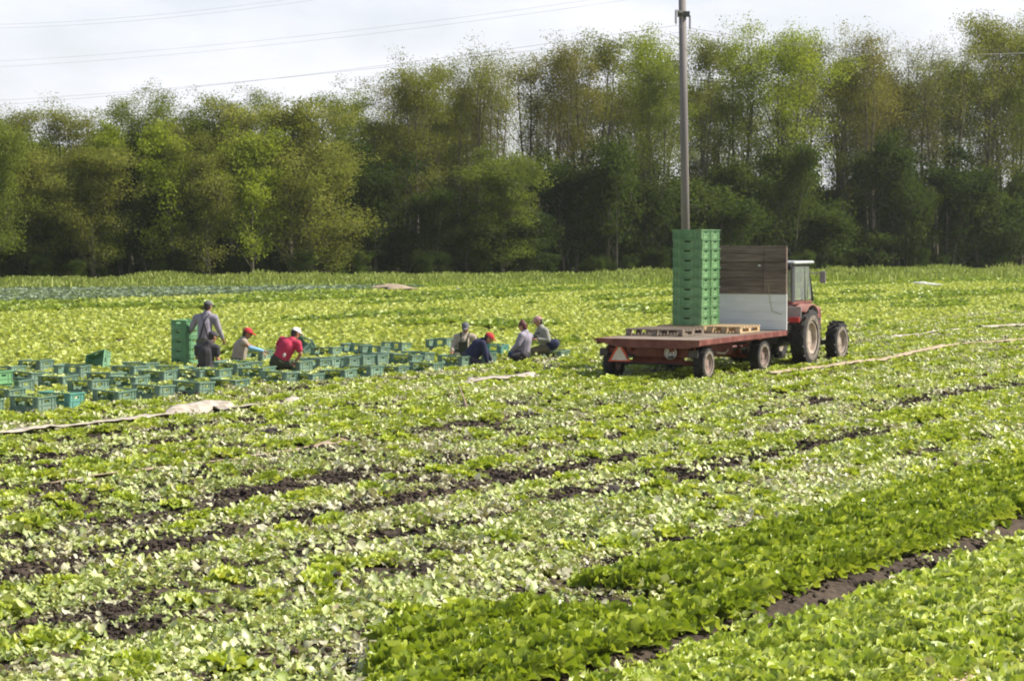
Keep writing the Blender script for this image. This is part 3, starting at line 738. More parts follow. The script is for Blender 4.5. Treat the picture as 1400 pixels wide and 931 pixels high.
def put_tree(name, kind, px, top, width, dy, label, group, k):
    tm, cm, H = SPEC[kind][k % len(SPEC[kind])]
    y = tree_y(px) + dy; base = dp(px, 400, y); base.z = 0
    h = dp(px, top, y).z; wm = width/F_PX*y
    o = empty(name, base, random.uniform(0, 6.28), label, 'bush' if 'bush' in kind else 'tree', group)
    Wd = {'tall_olive': 6, 'tall_green': 6.5, 'tall_bright': 6.5, 'tall_brown': 6.2, 'sparse': 6, 'bare': 5.5, 'dense': 7, 'dense_olive': 7.5, 'dense_bright': 5.5, 'bush': 5.5, 'bush_green': 5}[kind]
    wm *= 1.25 if kind[:4] in ('tall', 'spar', 'bare') else 1.1
    o.scale = (wm/Wd, wm/Wd, h/H*((.9 if px < 520 else .94) if 'bush' not in kind else 1))
    link(bpy.data.objects.new('trunk', tm), o); link(bpy.data.objects.new('crown', cm), o)
# front row: pixel x, pixel of the top, crown width in pixels, kind
FRONT = [(-12, 150, 110, 'dense'), (30, 142, 90, 'tall_olive'), (42, 200, 120, 'dense_olive'), (108, 144, 100, 'tall_olive'), (128, 200, 130, 'dense_olive'), (150, 168, 70, 'dense_bright'),
 (198, 128, 85, 'tall_green'), (232, 168, 110, 'dense_bright'), (258, 130, 95, 'tall_green'), (285, 190, 120, 'dense_olive'), (312, 132, 80, 'tall_olive'), (342, 128, 80, 'tall_green'),
 (345, 172, 100, 'dense_bright'), (400, 134, 150, 'dense_olive'), (425, 205, 160, 'dense_olive'), (474, 122, 95, 'tall_green'), (508, 152, 90, 'tall_olive'), (545, 112, 85, 'tall_brown'),
 (580, 98, 90, 'tall_olive'), (640, 70, 95, 'sparse'), (612, 88, 80, 'tall_olive'), (672, 90, 80, 'sparse'), (690, 210, 120, 'dense'), (735, 74, 95, 'tall_brown'), (778, 62, 80, 'tall_brown'), (815, 52, 100, 'tall_olive'),
 (868, 54, 95, 'tall_bright'), (895, 90, 80, 'tall_green'), (955, 54, 80, 'tall_olive'), (1005, 56, 90, 'tall_bright'), (1055, 50, 110, 'tall_bright'), (1100, 56, 95, 'tall_olive'), (1150, 75, 80, 'tall_olive'),
 (1195, 48, 90, 'tall_brown'), (1222, 95, 110, 'tall_brown'), (1245, 48, 90, 'bare'), (1285, 60, 90, 'sparse'), (1345, 28, 100, 'tall_olive'), (1385, 26, 90, 'tall_brown'), (1425, 40, 90, 'tall_bright')]
order = sorted(range(len(FRONT)), key=lambda i: FRONT[i][0])
rank = {i: r for r, i in enumerate(order)}
for i, (px, top, wd, kind) in enumerate(FRONT):
    dy = 0 if 'dense' in kind else 6 + (i % 3)*2
    if 'dense' in kind: dy = -3 + (i % 3)*1.5
    put_tree('tree', kind, px, top, wd, dy, f'{LOOK[kind]}, {ordinal(rank[i])} from the left in the front row of the wood', 'trees along the front of the wood', i)
# trees deeper in the wood, close together on the left, thinner on the right
n = 0
BACKTOP = np.array([(0, 160), (60, 165), (130, 165), (200, 150), (300, 145), (400, 150), (520, 160), (600, 110), (700, 95), (800, 75), (950, 80), (1100, 75), (1250, 80), (1400, 60)], float)
for row, (dy, stp, tdrop) in enumerate(((16, 46, 12), (26, 52, 22), (38, 52, 34), (52, 56, 40), (68, 60, 48))):
    px = -190 + 13*row
    while px < 1590:
        dens_ = 1.0 if px < 560 else (.55 if row < 2 else .2)
        if random.random() < dens_:
            kd = random.choice(['dense', 'tall_green', 'dense', 'dense_olive', 'tall_olive']) if px < 560 else random.choice(['tall_green', 'tall_olive', 'sparse', 'tall_brown', 'tall_green'])
            top = np.interp(px, BACKTOP[:, 0], BACKTOP[:, 1]) + tdrop + random.uniform(0, 30)
            put_tree('tree', kd, px + random.uniform(-8, 8), top, random.uniform(75, 115), dy, 'half hidden tree standing deeper in the shaded wood', 'trees deeper in the wood', n)
        n += 1; px += stp*random.uniform(.8, 1.2)
# undergrowth at the foot of the wood
px = -40; n = 0
while px < 1450:
    kd = 'bush' if random.random() < .4 else 'bush_green'
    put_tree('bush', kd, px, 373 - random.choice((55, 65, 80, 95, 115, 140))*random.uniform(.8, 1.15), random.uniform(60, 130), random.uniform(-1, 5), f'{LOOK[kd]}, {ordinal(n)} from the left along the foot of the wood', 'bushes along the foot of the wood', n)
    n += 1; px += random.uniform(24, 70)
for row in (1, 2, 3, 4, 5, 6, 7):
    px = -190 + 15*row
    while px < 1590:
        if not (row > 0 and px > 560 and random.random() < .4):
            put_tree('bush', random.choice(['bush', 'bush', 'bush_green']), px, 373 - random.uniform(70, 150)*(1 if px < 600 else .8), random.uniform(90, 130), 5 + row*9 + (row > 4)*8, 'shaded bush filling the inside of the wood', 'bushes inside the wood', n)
        n += 1; px += random.uniform(50, 75)

n_ = 1500; px_ = rng.uniform(-200, 1600, n_); y_ = tree_y(px_) + rng.uniform(-3, 62, n_); x_ = (px_-700)/F_PX*y_
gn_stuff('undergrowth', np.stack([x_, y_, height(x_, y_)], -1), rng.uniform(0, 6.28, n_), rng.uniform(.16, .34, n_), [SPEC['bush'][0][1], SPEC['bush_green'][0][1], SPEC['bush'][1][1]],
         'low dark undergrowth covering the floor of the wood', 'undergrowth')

# ------------------------------------------------------------------ pole and cables
conc = mat('pole_concrete', (.13, .115, .11), .85, .15, 2, bump=.2, stretch=(1, 1, .1), col2=(.2, .18, .17))
steel = mat('dark_steel', (.09, .09, .085), .5, .2, 8, metal=.6)
porc = mat('insulator_grey', (.45, .45, .5), .3, .05)
wirem = mat('cable_grey', (.5, .5, .52), .6, .05)
PY = 75.0
pb = dp(939, 400, PY); pb.z = 0; pt = dp(932.5, -25, PY)
pole = empty('power_pole', pb, 0, 'tall grey concrete power pole behind the trailer crates', 'power pole')
mb = MB(); mb.tube([(0, 0, -.3), ((pt.x-pb.x)*.5, 0, pt.z*.5), (pt.x-pb.x, 0, pt.z)], [.15, .138, .125], 16); mb.build('shaft', conc, pole, True)
arm_c = dp(934.5, 19, PY) - pb
mb = MB(); A0 = arm_c + Vector((-.33, -1.0, .0)); A1 = arm_c + Vector((.3, 1.0, 0))
mb.tube([A0, A0.lerp(A1, .5) + Vector((0, -.02, .0)), A1], [.035, .06, .035], 6)
mb.box(arm_c.x-.2, arm_c.x+.2, -.2, .2, arm_c.z-.1, arm_c.z+.06); mb.build('crossarm', steel, pole)
att = []
for A in (A0, A1):
    mb = MB(); prof = [(.02, 0)]
    for q in range(7): prof += [(.055, -.06*q-.03), (.025, -.06*q-.055)]
    Mx = Matrix.Translation(A) @ Matrix.Rotation(-math.pi/2, 4, 'Y')
    mb.lathe([(r, h) for r, h in prof] + [(.001, -.5)], 10, Matrix.Translation(A) @ Matrix(((0, 0, 1, 0), (0, 1, 0, 0), (1, 0, 0, 0), (0, 0, 0, 1))))
    mb.build('insulator', porc, pole, True); att.append(pb + A + Vector((0, 0, -.5)))
def cable(p, q, sag, r, label, group=None, name='power_cable'):
    pts = []
    for i in range(25):
        t = i/24; v = Vector(p).lerp(Vector(q), t); v.z -= sag*4*t*(1-t); pts.append(v)
    mb = MB(); mb.tube(pts, r, 5); o = mb.build(name, wirem if r > .009 else mat('thin_wire', (.1, .1, .1), .6, .05)); tag(o, label, 'power cable', group)
for i, (w, wl) in enumerate(zip(att, ('nearer', 'farther'))):
    cable(w, dp(-60, 148 - 7*i, 121), .3, .005, f'thin cable from the pole to the left, held by the {wl} insulator', 'cables on the pole')
    cable(w, dp(1520, 64 - 3*i, 92), .6, .006, f'thin cable from the pole to the right, held by the {wl} insulator', 'cables on the pole')
for (y0_, y1_, lab) in ((93, 2, 'upper cable of the lower pair crossing the sky on the left'), (85, -6, 'lower cable of the pair crossing the sky from the left edge')):
    pass
for (q0, q1, lab) in (((-60, 95, 290), (900, -6, 210), 'lower cable of the long pair crossing the left sky'),
                      ((-60, 87, 290), (900, -13, 210), 'upper cable of the long pair crossing the left sky'),
                      ((-60, 40, 280), (520, -14, 240), 'lower cable of the topmost pair in the left corner of the sky'),
                      ((-60, 35, 280), (520, -20, 240), 'upper cable of the topmost pair in the left corner of the sky')):
    cable(dp(*q0), dp(*q1), 1.0, .011, lab, 'high cables across the sky')

# ------------------------------------------------------------------ fleece strips and clods
fl_a = mat('fleece', (.3, .255, .2), .9, .1, 7, col2=(.56, .5, .42), bump=.6, detail=8)
fl_b = mat('tan_strip', (.26, .19, .12), .85, .1, 7, col2=(.48, .38, .26), bump=.6, detail=8)
fl_w = mat('white_sheet', (.5, .5, .47), .7, .05, 3, col2=(.62, .62, .58), bump=.2)
for si, (pts, wd, lab) in enumerate(STRIPS):
    P = [gp(*p) for p in pts]; big = max(wd) > 1.2
    cen = []; ws = []
    for i in range(len(P)-1):
        m = max(2, int((P[i+1]-P[i]).length/(.12 if not big else .3)))
        for t in np.linspace(0, 1, m, endpoint=(i == len(P)-2)): cen.append(P[i].lerp(P[i+1], t)); ws.append(wd[i]*(1-t)+wd[i+1]*t)
    nv = 6 if not big else 12; V = []; Fc = []; n = len(cen)
    for i, p in enumerate(cen):
        d = (cen[min(i+1, n-1)] - cen[max(i-1, 0)]).normalized(); nr = Vector((-d.y, d.x, 0)); along = i*.12
        e0 = ws[i]*(1 + .55*(float(fnoise(along*1.1, si*7.3, 3, 2))-.5)*2)
        for j in range(nv+1):
            t = j/nv - .5
            if j in (0, nv): t *= 1 + .5*(float(vnoise(along*6, j*3.1+si, 4))-.5)
            q = p + nr*t*e0 + nr*.12*(float(vnoise(along*.9, si, 9))-.5)*(0 if big else 1)
            zz = hz(q.x, q.y) + (.085 if not big else .03)
            zz += (.11 if not big else .0)*float(fnoise(along*1.6+si*9, t*3.5, 21, 2)) * (1-abs(t*1.2))*min(1, e0*2)
            if big: zz += .1 + .2*math.sin(math.pi*(i+.5)/n)*max(0, 1-(2*t)**2)*(.7+.6*float(fnoise(i*.4, j*.5, si))) 
            else: zz += .02*float(vnoise(along*7, t*9, 5))
            V.append((q.x, q.y, zz))
    for i in range(n-1):
        for j in range(nv): a = i*(nv+1)+j; Fc.append((a, a+1, a+nv+2, a+nv+1))
    me = np_mesh('fleece_strip', np.array(V), np.array(Fc), fl_w if si in (9, 10, 11) else (fl_b if si in (1, 2, 3, 7, 8) else fl_a), smooth=True)
    o = link(bpy.data.objects.new('fleece_strip' if not big else 'sheet_heap', me)); so = o.modifiers.new('thick', 'SOLIDIFY'); so.thickness = .012
    tag(o, lab, 'fleece')
clodm = mat('wet_soil', (.03, .022, .022), .9, .2, 12, bump=.6, col2=(.055, .042, .038))
for (px, py, rr, hh), lab in zip(CLODS, ('round dark clod of soil lying alone in the middle of the harvested ground', 'flat dark heap of soil beyond the middle left', 'small dark heap of soil right of the fleece strip')):
    p = gp(px, py); mb = MB()
    mb.ell((p.x, p.y, hz(p.x, p.y) + .05), (rr*1.15, rr, hh+.06), 18, 10)
    mb.v = [tuple(Vector(v) + (Vector(v)-p).normalized()*.05*(float(fnoise(v[0]*14, v[1]*14+v[2]*9, 2, 2))-.4)) for v in mb.v]
    o = mb.build('soil_clod', clodm); tag(o, lab, 'soil clod')
# the thin bare stake in the field
st = gp(641, 568); mb = MB(); a = st; b = gp(628, 540)
mb.tube([(a.x, a.y, hz(a.x, a.y)-.02), (a.x*.6+b.x*.4, a.y*.6+b.y*.4, .1), (b.x, b.y, .16)], [.012, .016, .012], 6)
tag(mb.build('wooden_stick', mat('stick', (.3, .2, .15), .8)), 'thin brown stick lying slanted below the pale fleece piece', 'stick')

# ------------------------------------------------------------------ crates
CRM = {'g': mat('crate_green', (.125, .215, .15), .6, .14, 4, col2=(.22, .32, .235), detail=8), 'd': mat('crate_deep_green', (.1, .26, .12), .5, .12, 3, col2=(.17, .34, .18)), 't': mat('crate_teal', (.07, .24, .19), .5, .1, 3, col2=(.13, .32, .26)),
       'p': mat('crate_pale', (.45, .52, .47), .5, .1, 3), 's': mat('crate_stack_green', (.085, .21, .08), .5, .14, 4, col2=(.17, .31, .14), detail=9), 'b': mat('crate_bright', (.15, .33, .15), .45, .1, 3)}
def make_crate(l, w, h, m, window):
    """local x: long side, y: short side; long sides have a wide cut-out (window) or a small grip hole"""
    root = empty('lettuce_crate', (0, 0, 0)); t = .014; parts = []
    mb = MB()
    mb.box(-l/2+.02, l/2-.02, -w/2+.02, w/2-.02, .006, .02); mb.box(-l/2+.03, l/2-.03, -w/2+.03, w/2-.03, 0, .005)
    mb.build('base', m, root)
    for sy in (-1, 1):
        y0, y1 = sorted((sy*(w/2-t-.006), sy*(w/2-.006))); mb = MB()
        hw, z0, z1 = ((l*.31, h*.38, h*.88) if window else (l*.10, h*.68, h*.84))
        mb.box(-l/2+.004, -hw, y0, y1, .008, h-.02); mb.box(hw, l/2-.004, y0, y1, .008, h-.02)
        mb.box(-hw, hw, y0, y1, .008, z0); mb.box(-hw, hw, y0, y1, z1, h-.02)
        ya, yb = sorted((sy*(w/2-.006), sy*(w/2+.004)))
        for q in ((-.46, -.35, -.22, .22, .35, .46) if not window else (-.46, -.36, .36, .46)): mb.box(l*q-.006, l*q+.006, ya, yb, .02, h-.02)
        mb.box(-l/2+.01, l/2-.01, ya, yb, h*.30, h*.30+.012)
        mb.build('side_panel', m, root)
    for sx in (-1, 1):
        x0, x1 = sorted((sx*(l/2-t-.006), sx*(l/2-.006))); mb = MB(); hw, z0, z1 = w*.14, h*.62, h*.78; ww = w/2-t-.008
        mb.box(x0, x1, -ww, -hw, .008, h-.02); mb.box(x0, x1, hw, ww, .008, h-.02); mb.box(x0, x1, -hw, hw, .008, z0); mb.box(x0, x1, -hw, hw, z1, h-.02)
        xa, xb = sorted((sx*(l/2-.006), sx*(l/2+.004)))
        for q in (-.44, -.26, .26, .44): mb.box(xa, xb, w*q-.006, w*q+.006, .02, h-.02)
        mb.box(xa, xb, -w/2+.02, w/2-.02, h*.45, h*.45+.012)
        mb.build('end_panel', m, root)
    mb = MB(); e = .012
    mb.box(-l/2-e, l/2+e, -w/2-e, -w/2+.012, h-.021, h); mb.box(-l/2-e, l/2+e, w/2-.012, w/2+e, h-.021, h)
    mb.box(-l/2-e, -l/2+.012, -w/2+.0125, w/2-.0125, h-.021, h); mb.box(l/2-.012, l/2+e, -w/2+.0125, w/2-.0125, h-.021, h)
    mb.build('rim', m, root)
    return root
proto_c = {}
def crate(kind, loc, rz, label, group, tilt=None, scale=None):
    window, mk, dims = {'g': (1, 'g', (CL, CW, CH)), 't': (1, 't', (CL, CW, CH)), 'p': (0, 'p', (CL, CW, CH)), 'st': (0, 'd', (.60, .42, .208)),
                        'tr': (0, 's', (.68, .51, .206)), 'b': (0, 'b', (CL, CW, CH))}[kind]
    if kind not in proto_c: proto_c[kind] = (make_crate(*dims, CRM[mk], window), None); o = proto_c[kind][0]; proto_c[kind] = (o, tree_of(o))
    else: o = copy_tree(proto_c[kind][0], tree=proto_c[kind][1])
    o.location = loc; o.rotation_euler = (0, 0, rz) if tilt is None else tilt
    tag(o, label, 'crate', group)
    return o
headm = plant('cut_lettuce', M['pale'], [(5, .12, .07, 25, 60, .12, .5), (5, .11, .06, 55, 70, .12, .6), (4, .08, .05, 80, 60, .1, .6)], 400)
headm2 = plant('cut_lettuce', M['light'], [(5, .12, .07, 25, 60, .12, .5), (5, .11, .06, 55, 70, .12, .6), (4, .08, .05, 80, 60, .1, .6)], 401)
rows_ = sorted(range(len(CRATE_PX)), key=lambda i: CRATE_PX[i][0]); crk = {i: r for r, i in enumerate(rows_)}
for i, (px, py, ro, fl, kk) in enumerate(CRATE_PX):
    c_, a_ = crate_center(px, py, ro); c_.z = hz(c_.x, c_.y) + .01
    front = i < 7 or 17 < i < 26
    what = {'g': 'green', 't': 'teal green', 'p': 'pale grey'}[kk]
    st_ = 'holding lettuce' if fl else 'standing empty'
    crate(kk, c_, a_, f'{what} field crate {st_}, {ordinal(crk[i])} from the left of the single crates', 'crates set out on the field',
          tilt=(R(random.uniform(-3, 3)), R(random.uniform(-3, 3)), a_))
    if fl:
        ca, sa = math.cos(a_), math.sin(a_)
        for j, (u, v) in enumerate(((-.19, -.1), (0, -.11), (.19, -.09), (-.1, .1), (.1, .1))):
            o = bpy.data.objects.new('cut_lettuce', headm if (i+j) % 3 else headm2); scene.collection.objects.link(o)
            u += random.uniform(-.02, .02); o.location = (c_.x + u*ca - v*sa, c_.y + u*sa + v*ca, c_.z + random.uniform(.15, .19)); s_ = random.uniform(.85, 1.1)
            o.scale = (s_,)*3; o.rotation_euler = (random.uniform(-.4, .4), random.uniform(-.4, .4), random.uniform(0, 6))
            tag(o, 'cut pale lettuce head packed in a green field crate', 'lettuce head', 'lettuce heads in the crates')
# tipped crate
q = gp(139, 507); crate('st', (q.x, q.y, .14), 0, 'green crate tipped over on its side left of the tall field stack', None, tilt=(R(70), R(-14), R(-38)))
q = gp(417, 487); crate('g', (q.x, q.y, .1), 0, 'green crate tilted up behind the worker in the red shirt', None, tilt=(R(38), R(8), R(-55)))
# stack of two at the left edge
q, a_ = crate_center(-6, 545)
for k, nm in enumerate(('lower', 'upper')): crate('b', (q.x, q.y, .01 + k*.211), a_, f'bright green crate, {nm} one of the pair cut by the left edge', 'pair of bright crates at the left edge')
# stack of five beside the standing worker (long side along the rows)
q = gp(254, 503); a_ = ROWZ + math.pi/2
for k, nm in enumerate(('bottom', 'second', 'middle', 'fourth', 'top')):
    ox, oy = CL/2, CW/2; da = ROWZ
    cx = q.x + (-CW/2)*math.cos(da) - (CL/2)*math.sin(da); cy = q.y + (-CW/2)*math.sin(da) + (CL/2)*math.cos(da)
    crate('st', (cx + random.uniform(-.006, .006), cy + random.uniform(-.006, .006), .01 + k*(.2085)), a_ + random.uniform(-.02, .02),
          f'green crate, {nm} of the stack of five beside the standing worker', 'stack of five crates by the standing worker')

# ------------------------------------------------------------------ trailer
redp = mat('red_paint', (.11, .022, .016), .65, .15, 5, col2=(.22, .08, .06), detail=8, bump=.15, thresh=(.4, .75))
reds = mat('rusty_red', (.11, .02, .015), .7, .25, 7, col2=(.2, .055, .035), detail=8)
wood = mat('grey_wood', (.13, .1, .075), .85, .2, 4, col2=(.26, .21, .16), stretch=(1, 8, 8), bump=.3)
pwood = mat('pallet_wood', (.42, .29, .15), .8, .2, 5, col2=(.56, .41, .24), stretch=(1, 6, 6), bump=.2)
dwood = mat('dark_plank', (.1, .072, .055), .85, .25, 3, col2=(.28, .21, .17), stretch=(.8, 4, 9), bump=.4, detail=8, thresh=(.3, .75))
wpaint = mat('white_paint', (.76, .75, .74), .6, .04, 2, col2=(.84, .83, .82), detail=8, stretch=(1, 1, 3))
rubber = mat('rubber', (.013, .012, .012), .85, .3, 9, col2=(.035, .031, .027), bump=.3)
rimm = mat('dusty_rim', (.26, .2, .16), .8, .2, 6, col2=(.4, .34, .28))
rimr = mat('dusty_red_rim', (.2, .12, .1), .8, .2, 6, col2=(.33, .26, .22))
mudm = mat('dried_mud', (.14, .115, .09), .95, .2, 10, col2=(.28, .235, .19), bump=.4)
black = mat('black_plastic', (.02, .02, .02), .5, .2)
T = empty('farm_trailer', trl(0, 0), -TPHI, 'red flatbed farm trailer with wooden headboard, hitched behind the tractor', 'trailer')
W2, TL, DZ = 1.14, 5.11, .83
for k in range(15):      # deck planks across
    b0 = .03 + k*(TL-.06)/15; MB().cbox(-W2+.05, W2-.05, b0+.004, b0+(TL-.06)/15-.004, DZ-.035, DZ-random.uniform(.0, .004), .004).build('plank', wood, T)
for sx in (-1, 1):
    mb = MB(); x0, x1 = sorted((sx*(W2-.045), sx*W2)); mb.cbox(x0, x1, 0, TL, DZ-.11, DZ+.006, .006); mb.build('side_rail', redp, T)
    o = MB(); x0, x1 = sorted((sx*.42, sx*.5)); o.box(x0, x1, .1, TL+.1, DZ-.24, DZ-.04); o.build('chassis_beam', reds, T)
# rear skirt: a board whose ends run out in a point
mb = MB(); Mx = Matrix(((1, 0, 0, 0), (0, 0, 1, -.05), (0, 1, 0, 0), (0, 0, 0, 1)))
mb.prism([(-W2-.06, DZ+.004), (W2, DZ+.004), (W2, DZ-.12), (W2-.3, DZ-.17), (-W2+.5, DZ-.17), (-W2+.1, DZ-.07), (-W2-.06, DZ-.015)], 0, .045, Mx); mb.build('rear_skirt', redp, T)
MB().cbox(-1.02, .78, .28, .36, .46, .64, .01).build('rear_beam', redp, T)
for sx, w in ((-1, 'left'), (1, 'right')):
    MB().cbox(min(sx*.98, sx*1.16) if sx < 0 else .8, max(sx*.98, sx*1.16) if sx < 0 else 1.0, .2, .28, .46, .62, .01).build('tail_light', mat('lamp_box', (.05, .04, .04), .5, .2), T)
for b in np.arange(.9, 4.9, .62): MB().box(-W2+.06, W2-.06, b, b+.06, DZ-.1, DZ-.04).build('cross_member', reds, T)
# long underframe box (dark red) seen between the wheels
MB().cbox(.46, .56, 1.1, 3.3, .38, .66, .02).build('underframe', reds, T); MB().cbox(-.56, -.46, 1.1, 3.3, .38, .66, .02).build('underframe', reds, T)
def wheel(parent, a, b, r, w, rimmat, lugs=0, name='wheel', dish=.35, steer=0, outs=1, muddy=True):
    """tyre about local x; outs = side facing outwards"""
    Mx = Matrix.Translation((a, b, r)) @ Matrix.Rotation(steer, 4, 'Z')
    mb = MB(); h = w/2; ri = r*.56
    prof = [(ri, -h*.8), (ri*1.12, -h*.98), (r*.82, -h), (r*.95, -h*.88), (r, -h*.55), (r, h*.55), (r*.95, h*.88), (r*.82, h), (ri*1.12, h*.98), (ri, h*.8)]
    mb.lathe(prof, 36, Mx, True)
    nl = lugs or 26
    for k in range(nl):
        for sd in (-1, 1):
            t = 2*math.pi*(k + (.5 if sd > 0 else 0))/nl; lt = .045 if lugs else .018; hh = (.035 if lugs else .012)
            Q = Mx @ Matrix.Rotation(t, 4, 'X') @ Matrix.Translation((sd*h*.5, 0, r)) @ Matrix.Rotation(sd*R(40 if lugs else 20), 4, 'Z')
            mb.box(-h*.52, h*.52, -lt/2, lt/2, -.02, hh, Q)
    ty = mb.build(name, rubber, parent)
    mb = MB(); o = outs
    mb.lathe([(ri*1.04, o*h*.72), (ri*1.0, o*h*.86), (ri*.92, o*h*.8), (ri*.86, o*h*(.8-dish)), (ri*.42, o*h*(.72-dish)), (ri*.38, o*h*(.95-dish)), (.001, o*h*(.98-dish))], 28, Mx)
    for k in range(6):
        t = 2*math.pi*k/6; Q = Mx @ Matrix.Rotation(t, 4, 'X') @ Matrix.Translation((o*h*(.76-dish), 0, ri*.6)); mb.box(-.015, .015, -.014, .014, -.014, .014, Q)
    mb.lathe([(ri*1.0, -o*h*.7), (ri*.9, -o*h*.5), (.001, -o*h*.45)], 20, Mx)
    mb.build('rim', rimmat, ty)
    if muddy:   # ring of dried mud on the outer tyre wall
        mb = MB(); mb.lathe([(ri*1.06, o*h*.985), (ri*1.2, o*h*1.02), (r*.76, o*h*1.015), (r*.8, o*h*.95)], 36, Mx); mb.build('mud', mudm, ty)
    return ty
for b in (.56, 3.78):
    for sx in (-1, 1): wheel(T, sx*.99, b, .335, .24, rimr, outs=sx, steer=0 if b < 1 else R(-4))
    mb = MB(); mb.tube([(-.9, b, .335), (.9, b, .335)], .045, 8); mb.box(-.55, .55, b-.06, b+.06, .36, .5); mb.build('axle', reds, T)
    for sx in (-1, 1): MB().cbox(min(sx*.4, sx*.5), max(sx*.4, sx*.5), b-.5, b+.5, .44, .5, .02).build('leaf_spring', steel, T)
mb = MB(); mb.tube([(-.7, .1, .33), (.7, .1, .33)], .02, 6); mb.build('lower_bar', black, T)
mb = MB(); mb.tube([(.45, 3.78, .42), (0, 5.3, .45), (.1, 5.75, .47)], [.04, .04, .03], 6); mb.tube([(-.45, 3.78, .42), (0, 5.3, .45)], .04, 6); mb.build('drawbar', reds, T)
mb = MB(); mb.tube([(.6, 2.2, .47), (.66, 2.55, .44), (.6, 2.9, .5)], .025, 6); mb.build('brake_lever', rimm, T)
# headboard: dark planks over white boards
HBY = TL - .02
for k in range(4):
    z0 = DZ + .005 + k*.2; MB().cbox(-W2, W2, HBY-.03, HBY, z0+.001, z0+.199, .004).build('white_board', wpaint, T)
for k in range(6):
    z0 = 1.62 + k*.178; MB().cbox(-W2, W2-.55, HBY-.045-random.uniform(0, .008), HBY-.005, z0+.003, z0+.175, .006).build('dark_board', dwood, T)
    MB().cbox(W2-.545, W2-.01, HBY-.04-random.uniform(0, .006), HBY-.005, z0+.003, z0+.175, .006).build('dark_board', dwood, T)
MB().box(-W2+.01, W2-.015, HBY-.0045, HBY-.001, 1.625, 2.68).build('added_backing', dwood, T)  # added sheet, blocks the light showing through the gaps between the planks
for a in (-W2+.03, -.3, W2-.6, W2-.08):
    MB().box(a, a+.06, HBY+.003, HBY+.06, DZ, 2.66).build('headboard_post', dwood, T)
mb = MB(); mb.box(W2-.66, W2-.6, HBY-.062, HBY-.056, 2.24, 2.27); mb.build('metal_clip', mat('bright_metal', (.75, .75, .75), .3, .02), T)
mb = MB(); mb.tube([(W2-.42, HBY-.06, 1.85), (W2-.38, HBY-.06, 1.5), (W2-.33, HBY-.055, 1.25), (W2-.1, HBY-.05, 1.18)], .007, 5); mb.build('cord', mat('cord', (.4, .35, .2), .8), T)
# warning triangle and round sign at the back
def plate(poly, z0, z1, xc, zc, y): return Matrix(((1, 0, 0, xc), (0, 0, 1, y), (0, 1, 0, zc), (0, 0, 0, 1)))
tri = lambda r: [(r*.93, -r*.5), (0, r), (-r*.93, -r*.5)]
sx, sz, sy = -.70, .49, .17
mb = MB(); mb.prism(tri(.27), 0, .008, plate(0, 0, 0, sx, sz, sy)); sg = mb.build('warning_triangle', mat('sign_red', (.6, .075, .02), .5, .08), T)
mb = MB(); mb.prism(tri(.195), 0, .004, plate(0, 0, 0, sx, sz-.008, sy-.0045)); mb.build('triangle_face', mat('sign_cream', (.62, .5, .42), .5, .08, col2=(.72, .62, .52)), sg)
mb = MB(); mb.box(sx-.02, sx+.02, sy+.01, sy+.03, sz, .66); mb.build('bracket', steel, T)
rx, rz_ = .42, .56
circ = lambda r, n=28: [(r*math.cos(2*math.pi*k/n), r*math.sin(2*math.pi*k/n)) for k in range(n)]
mb = MB(); mb.prism(circ(.135), 0, .008, plate(0, 0, 0, rx, rz_, .18)); mb.box(rx-.02, rx+.02, .19, .28, rz_-.04, rz_+.04); s2 = mb.build('round_sign', mat('sign_white', (.55, .5, .48), .5, .08), T)
mb = MB()
for k in range(28):      # dark ring and an arched mark
    t0, t1 = 2*math.pi*k/28, 2*math.pi*(k+1)/28
    mb.prism([(.1*math.cos(t0), .1*math.sin(t0)), (.112*math.cos(t0), .112*math.sin(t0)), (.112*math.cos(t1), .112*math.sin(t1)), (.1*math.cos(t1), .1*math.sin(t1))], 0, .003, plate(0, 0, 0, rx, rz_, .1755))
mb.prism([(-.045, .03), (.045, .03), (0, .07)], 0, .003, plate(0, 0, 0, rx, rz_-.03, .1755)); mb.prism([(-.05, -.05), (-.03, -.05), (-.03, .0), (-.05, .0)], 0, .003, plate(0, 0, 0, rx, rz_, .1755)); mb.prism([(.03, -.05), (.05, -.05), (.05, .0), (.03, .0)], 0, .003, plate(0, 0, 0, rx, rz_, .1755))
mb.build('sign_mark', mat('sign_dark', (.1, .08, .08), .6, .1), s2)

# pallets on the deck (local trailer frame -> world)
def pallet(a0, a1, b0, b1, z, label, m=pwood):
    root = empty('pallet', trl((a0+a1)/2, (b0+b1)/2, z), -TPHI, label, 'pallet', 'pallets on the trailer deck'); w = (a1-a0)/2; l = (b1-b0)/2
    for u in (-1, 0, 1):
        for v in (-1, 0, 1):
            cu, cv = u*(w-.06), v*(l-.07); MB().cbox(cu-.05, cu+.05, cv-.07, cv+.07, .022, .1, .004).build('block', m, root)
    for u in (-1, 0, 1):
        cu = u*(w-.06); MB().box(cu-.05, cu+.05, -l, l, .0, .0215).build('skid', m, root); MB().box(cu-.052, cu+.052, -l+.002, l-.002, .1005, .119).build('stringer', m, root)
    n = 7
    for k in range(n):
        v = -l + .05 + k*(2*l-.1)/(n-1); MB().box(-w, w, v-.05, v+.05, .1195, .141).build('slat', m, root)
    return root
pallet(-1.08, .22, 1.32, 2.52, DZ+.007, 'rear wooden pallet on the trailer deck with nothing on it', wood)
pallet(-1.12, -.02, 3.1, 4.32, DZ+.007, 'wooden pallet under the tall crate stack', pwood)
pallet(.03, .80, 3.12, 4.32, DZ+.007, 'light wooden pallet on the sunny side beside the tall crate stack', pwood)
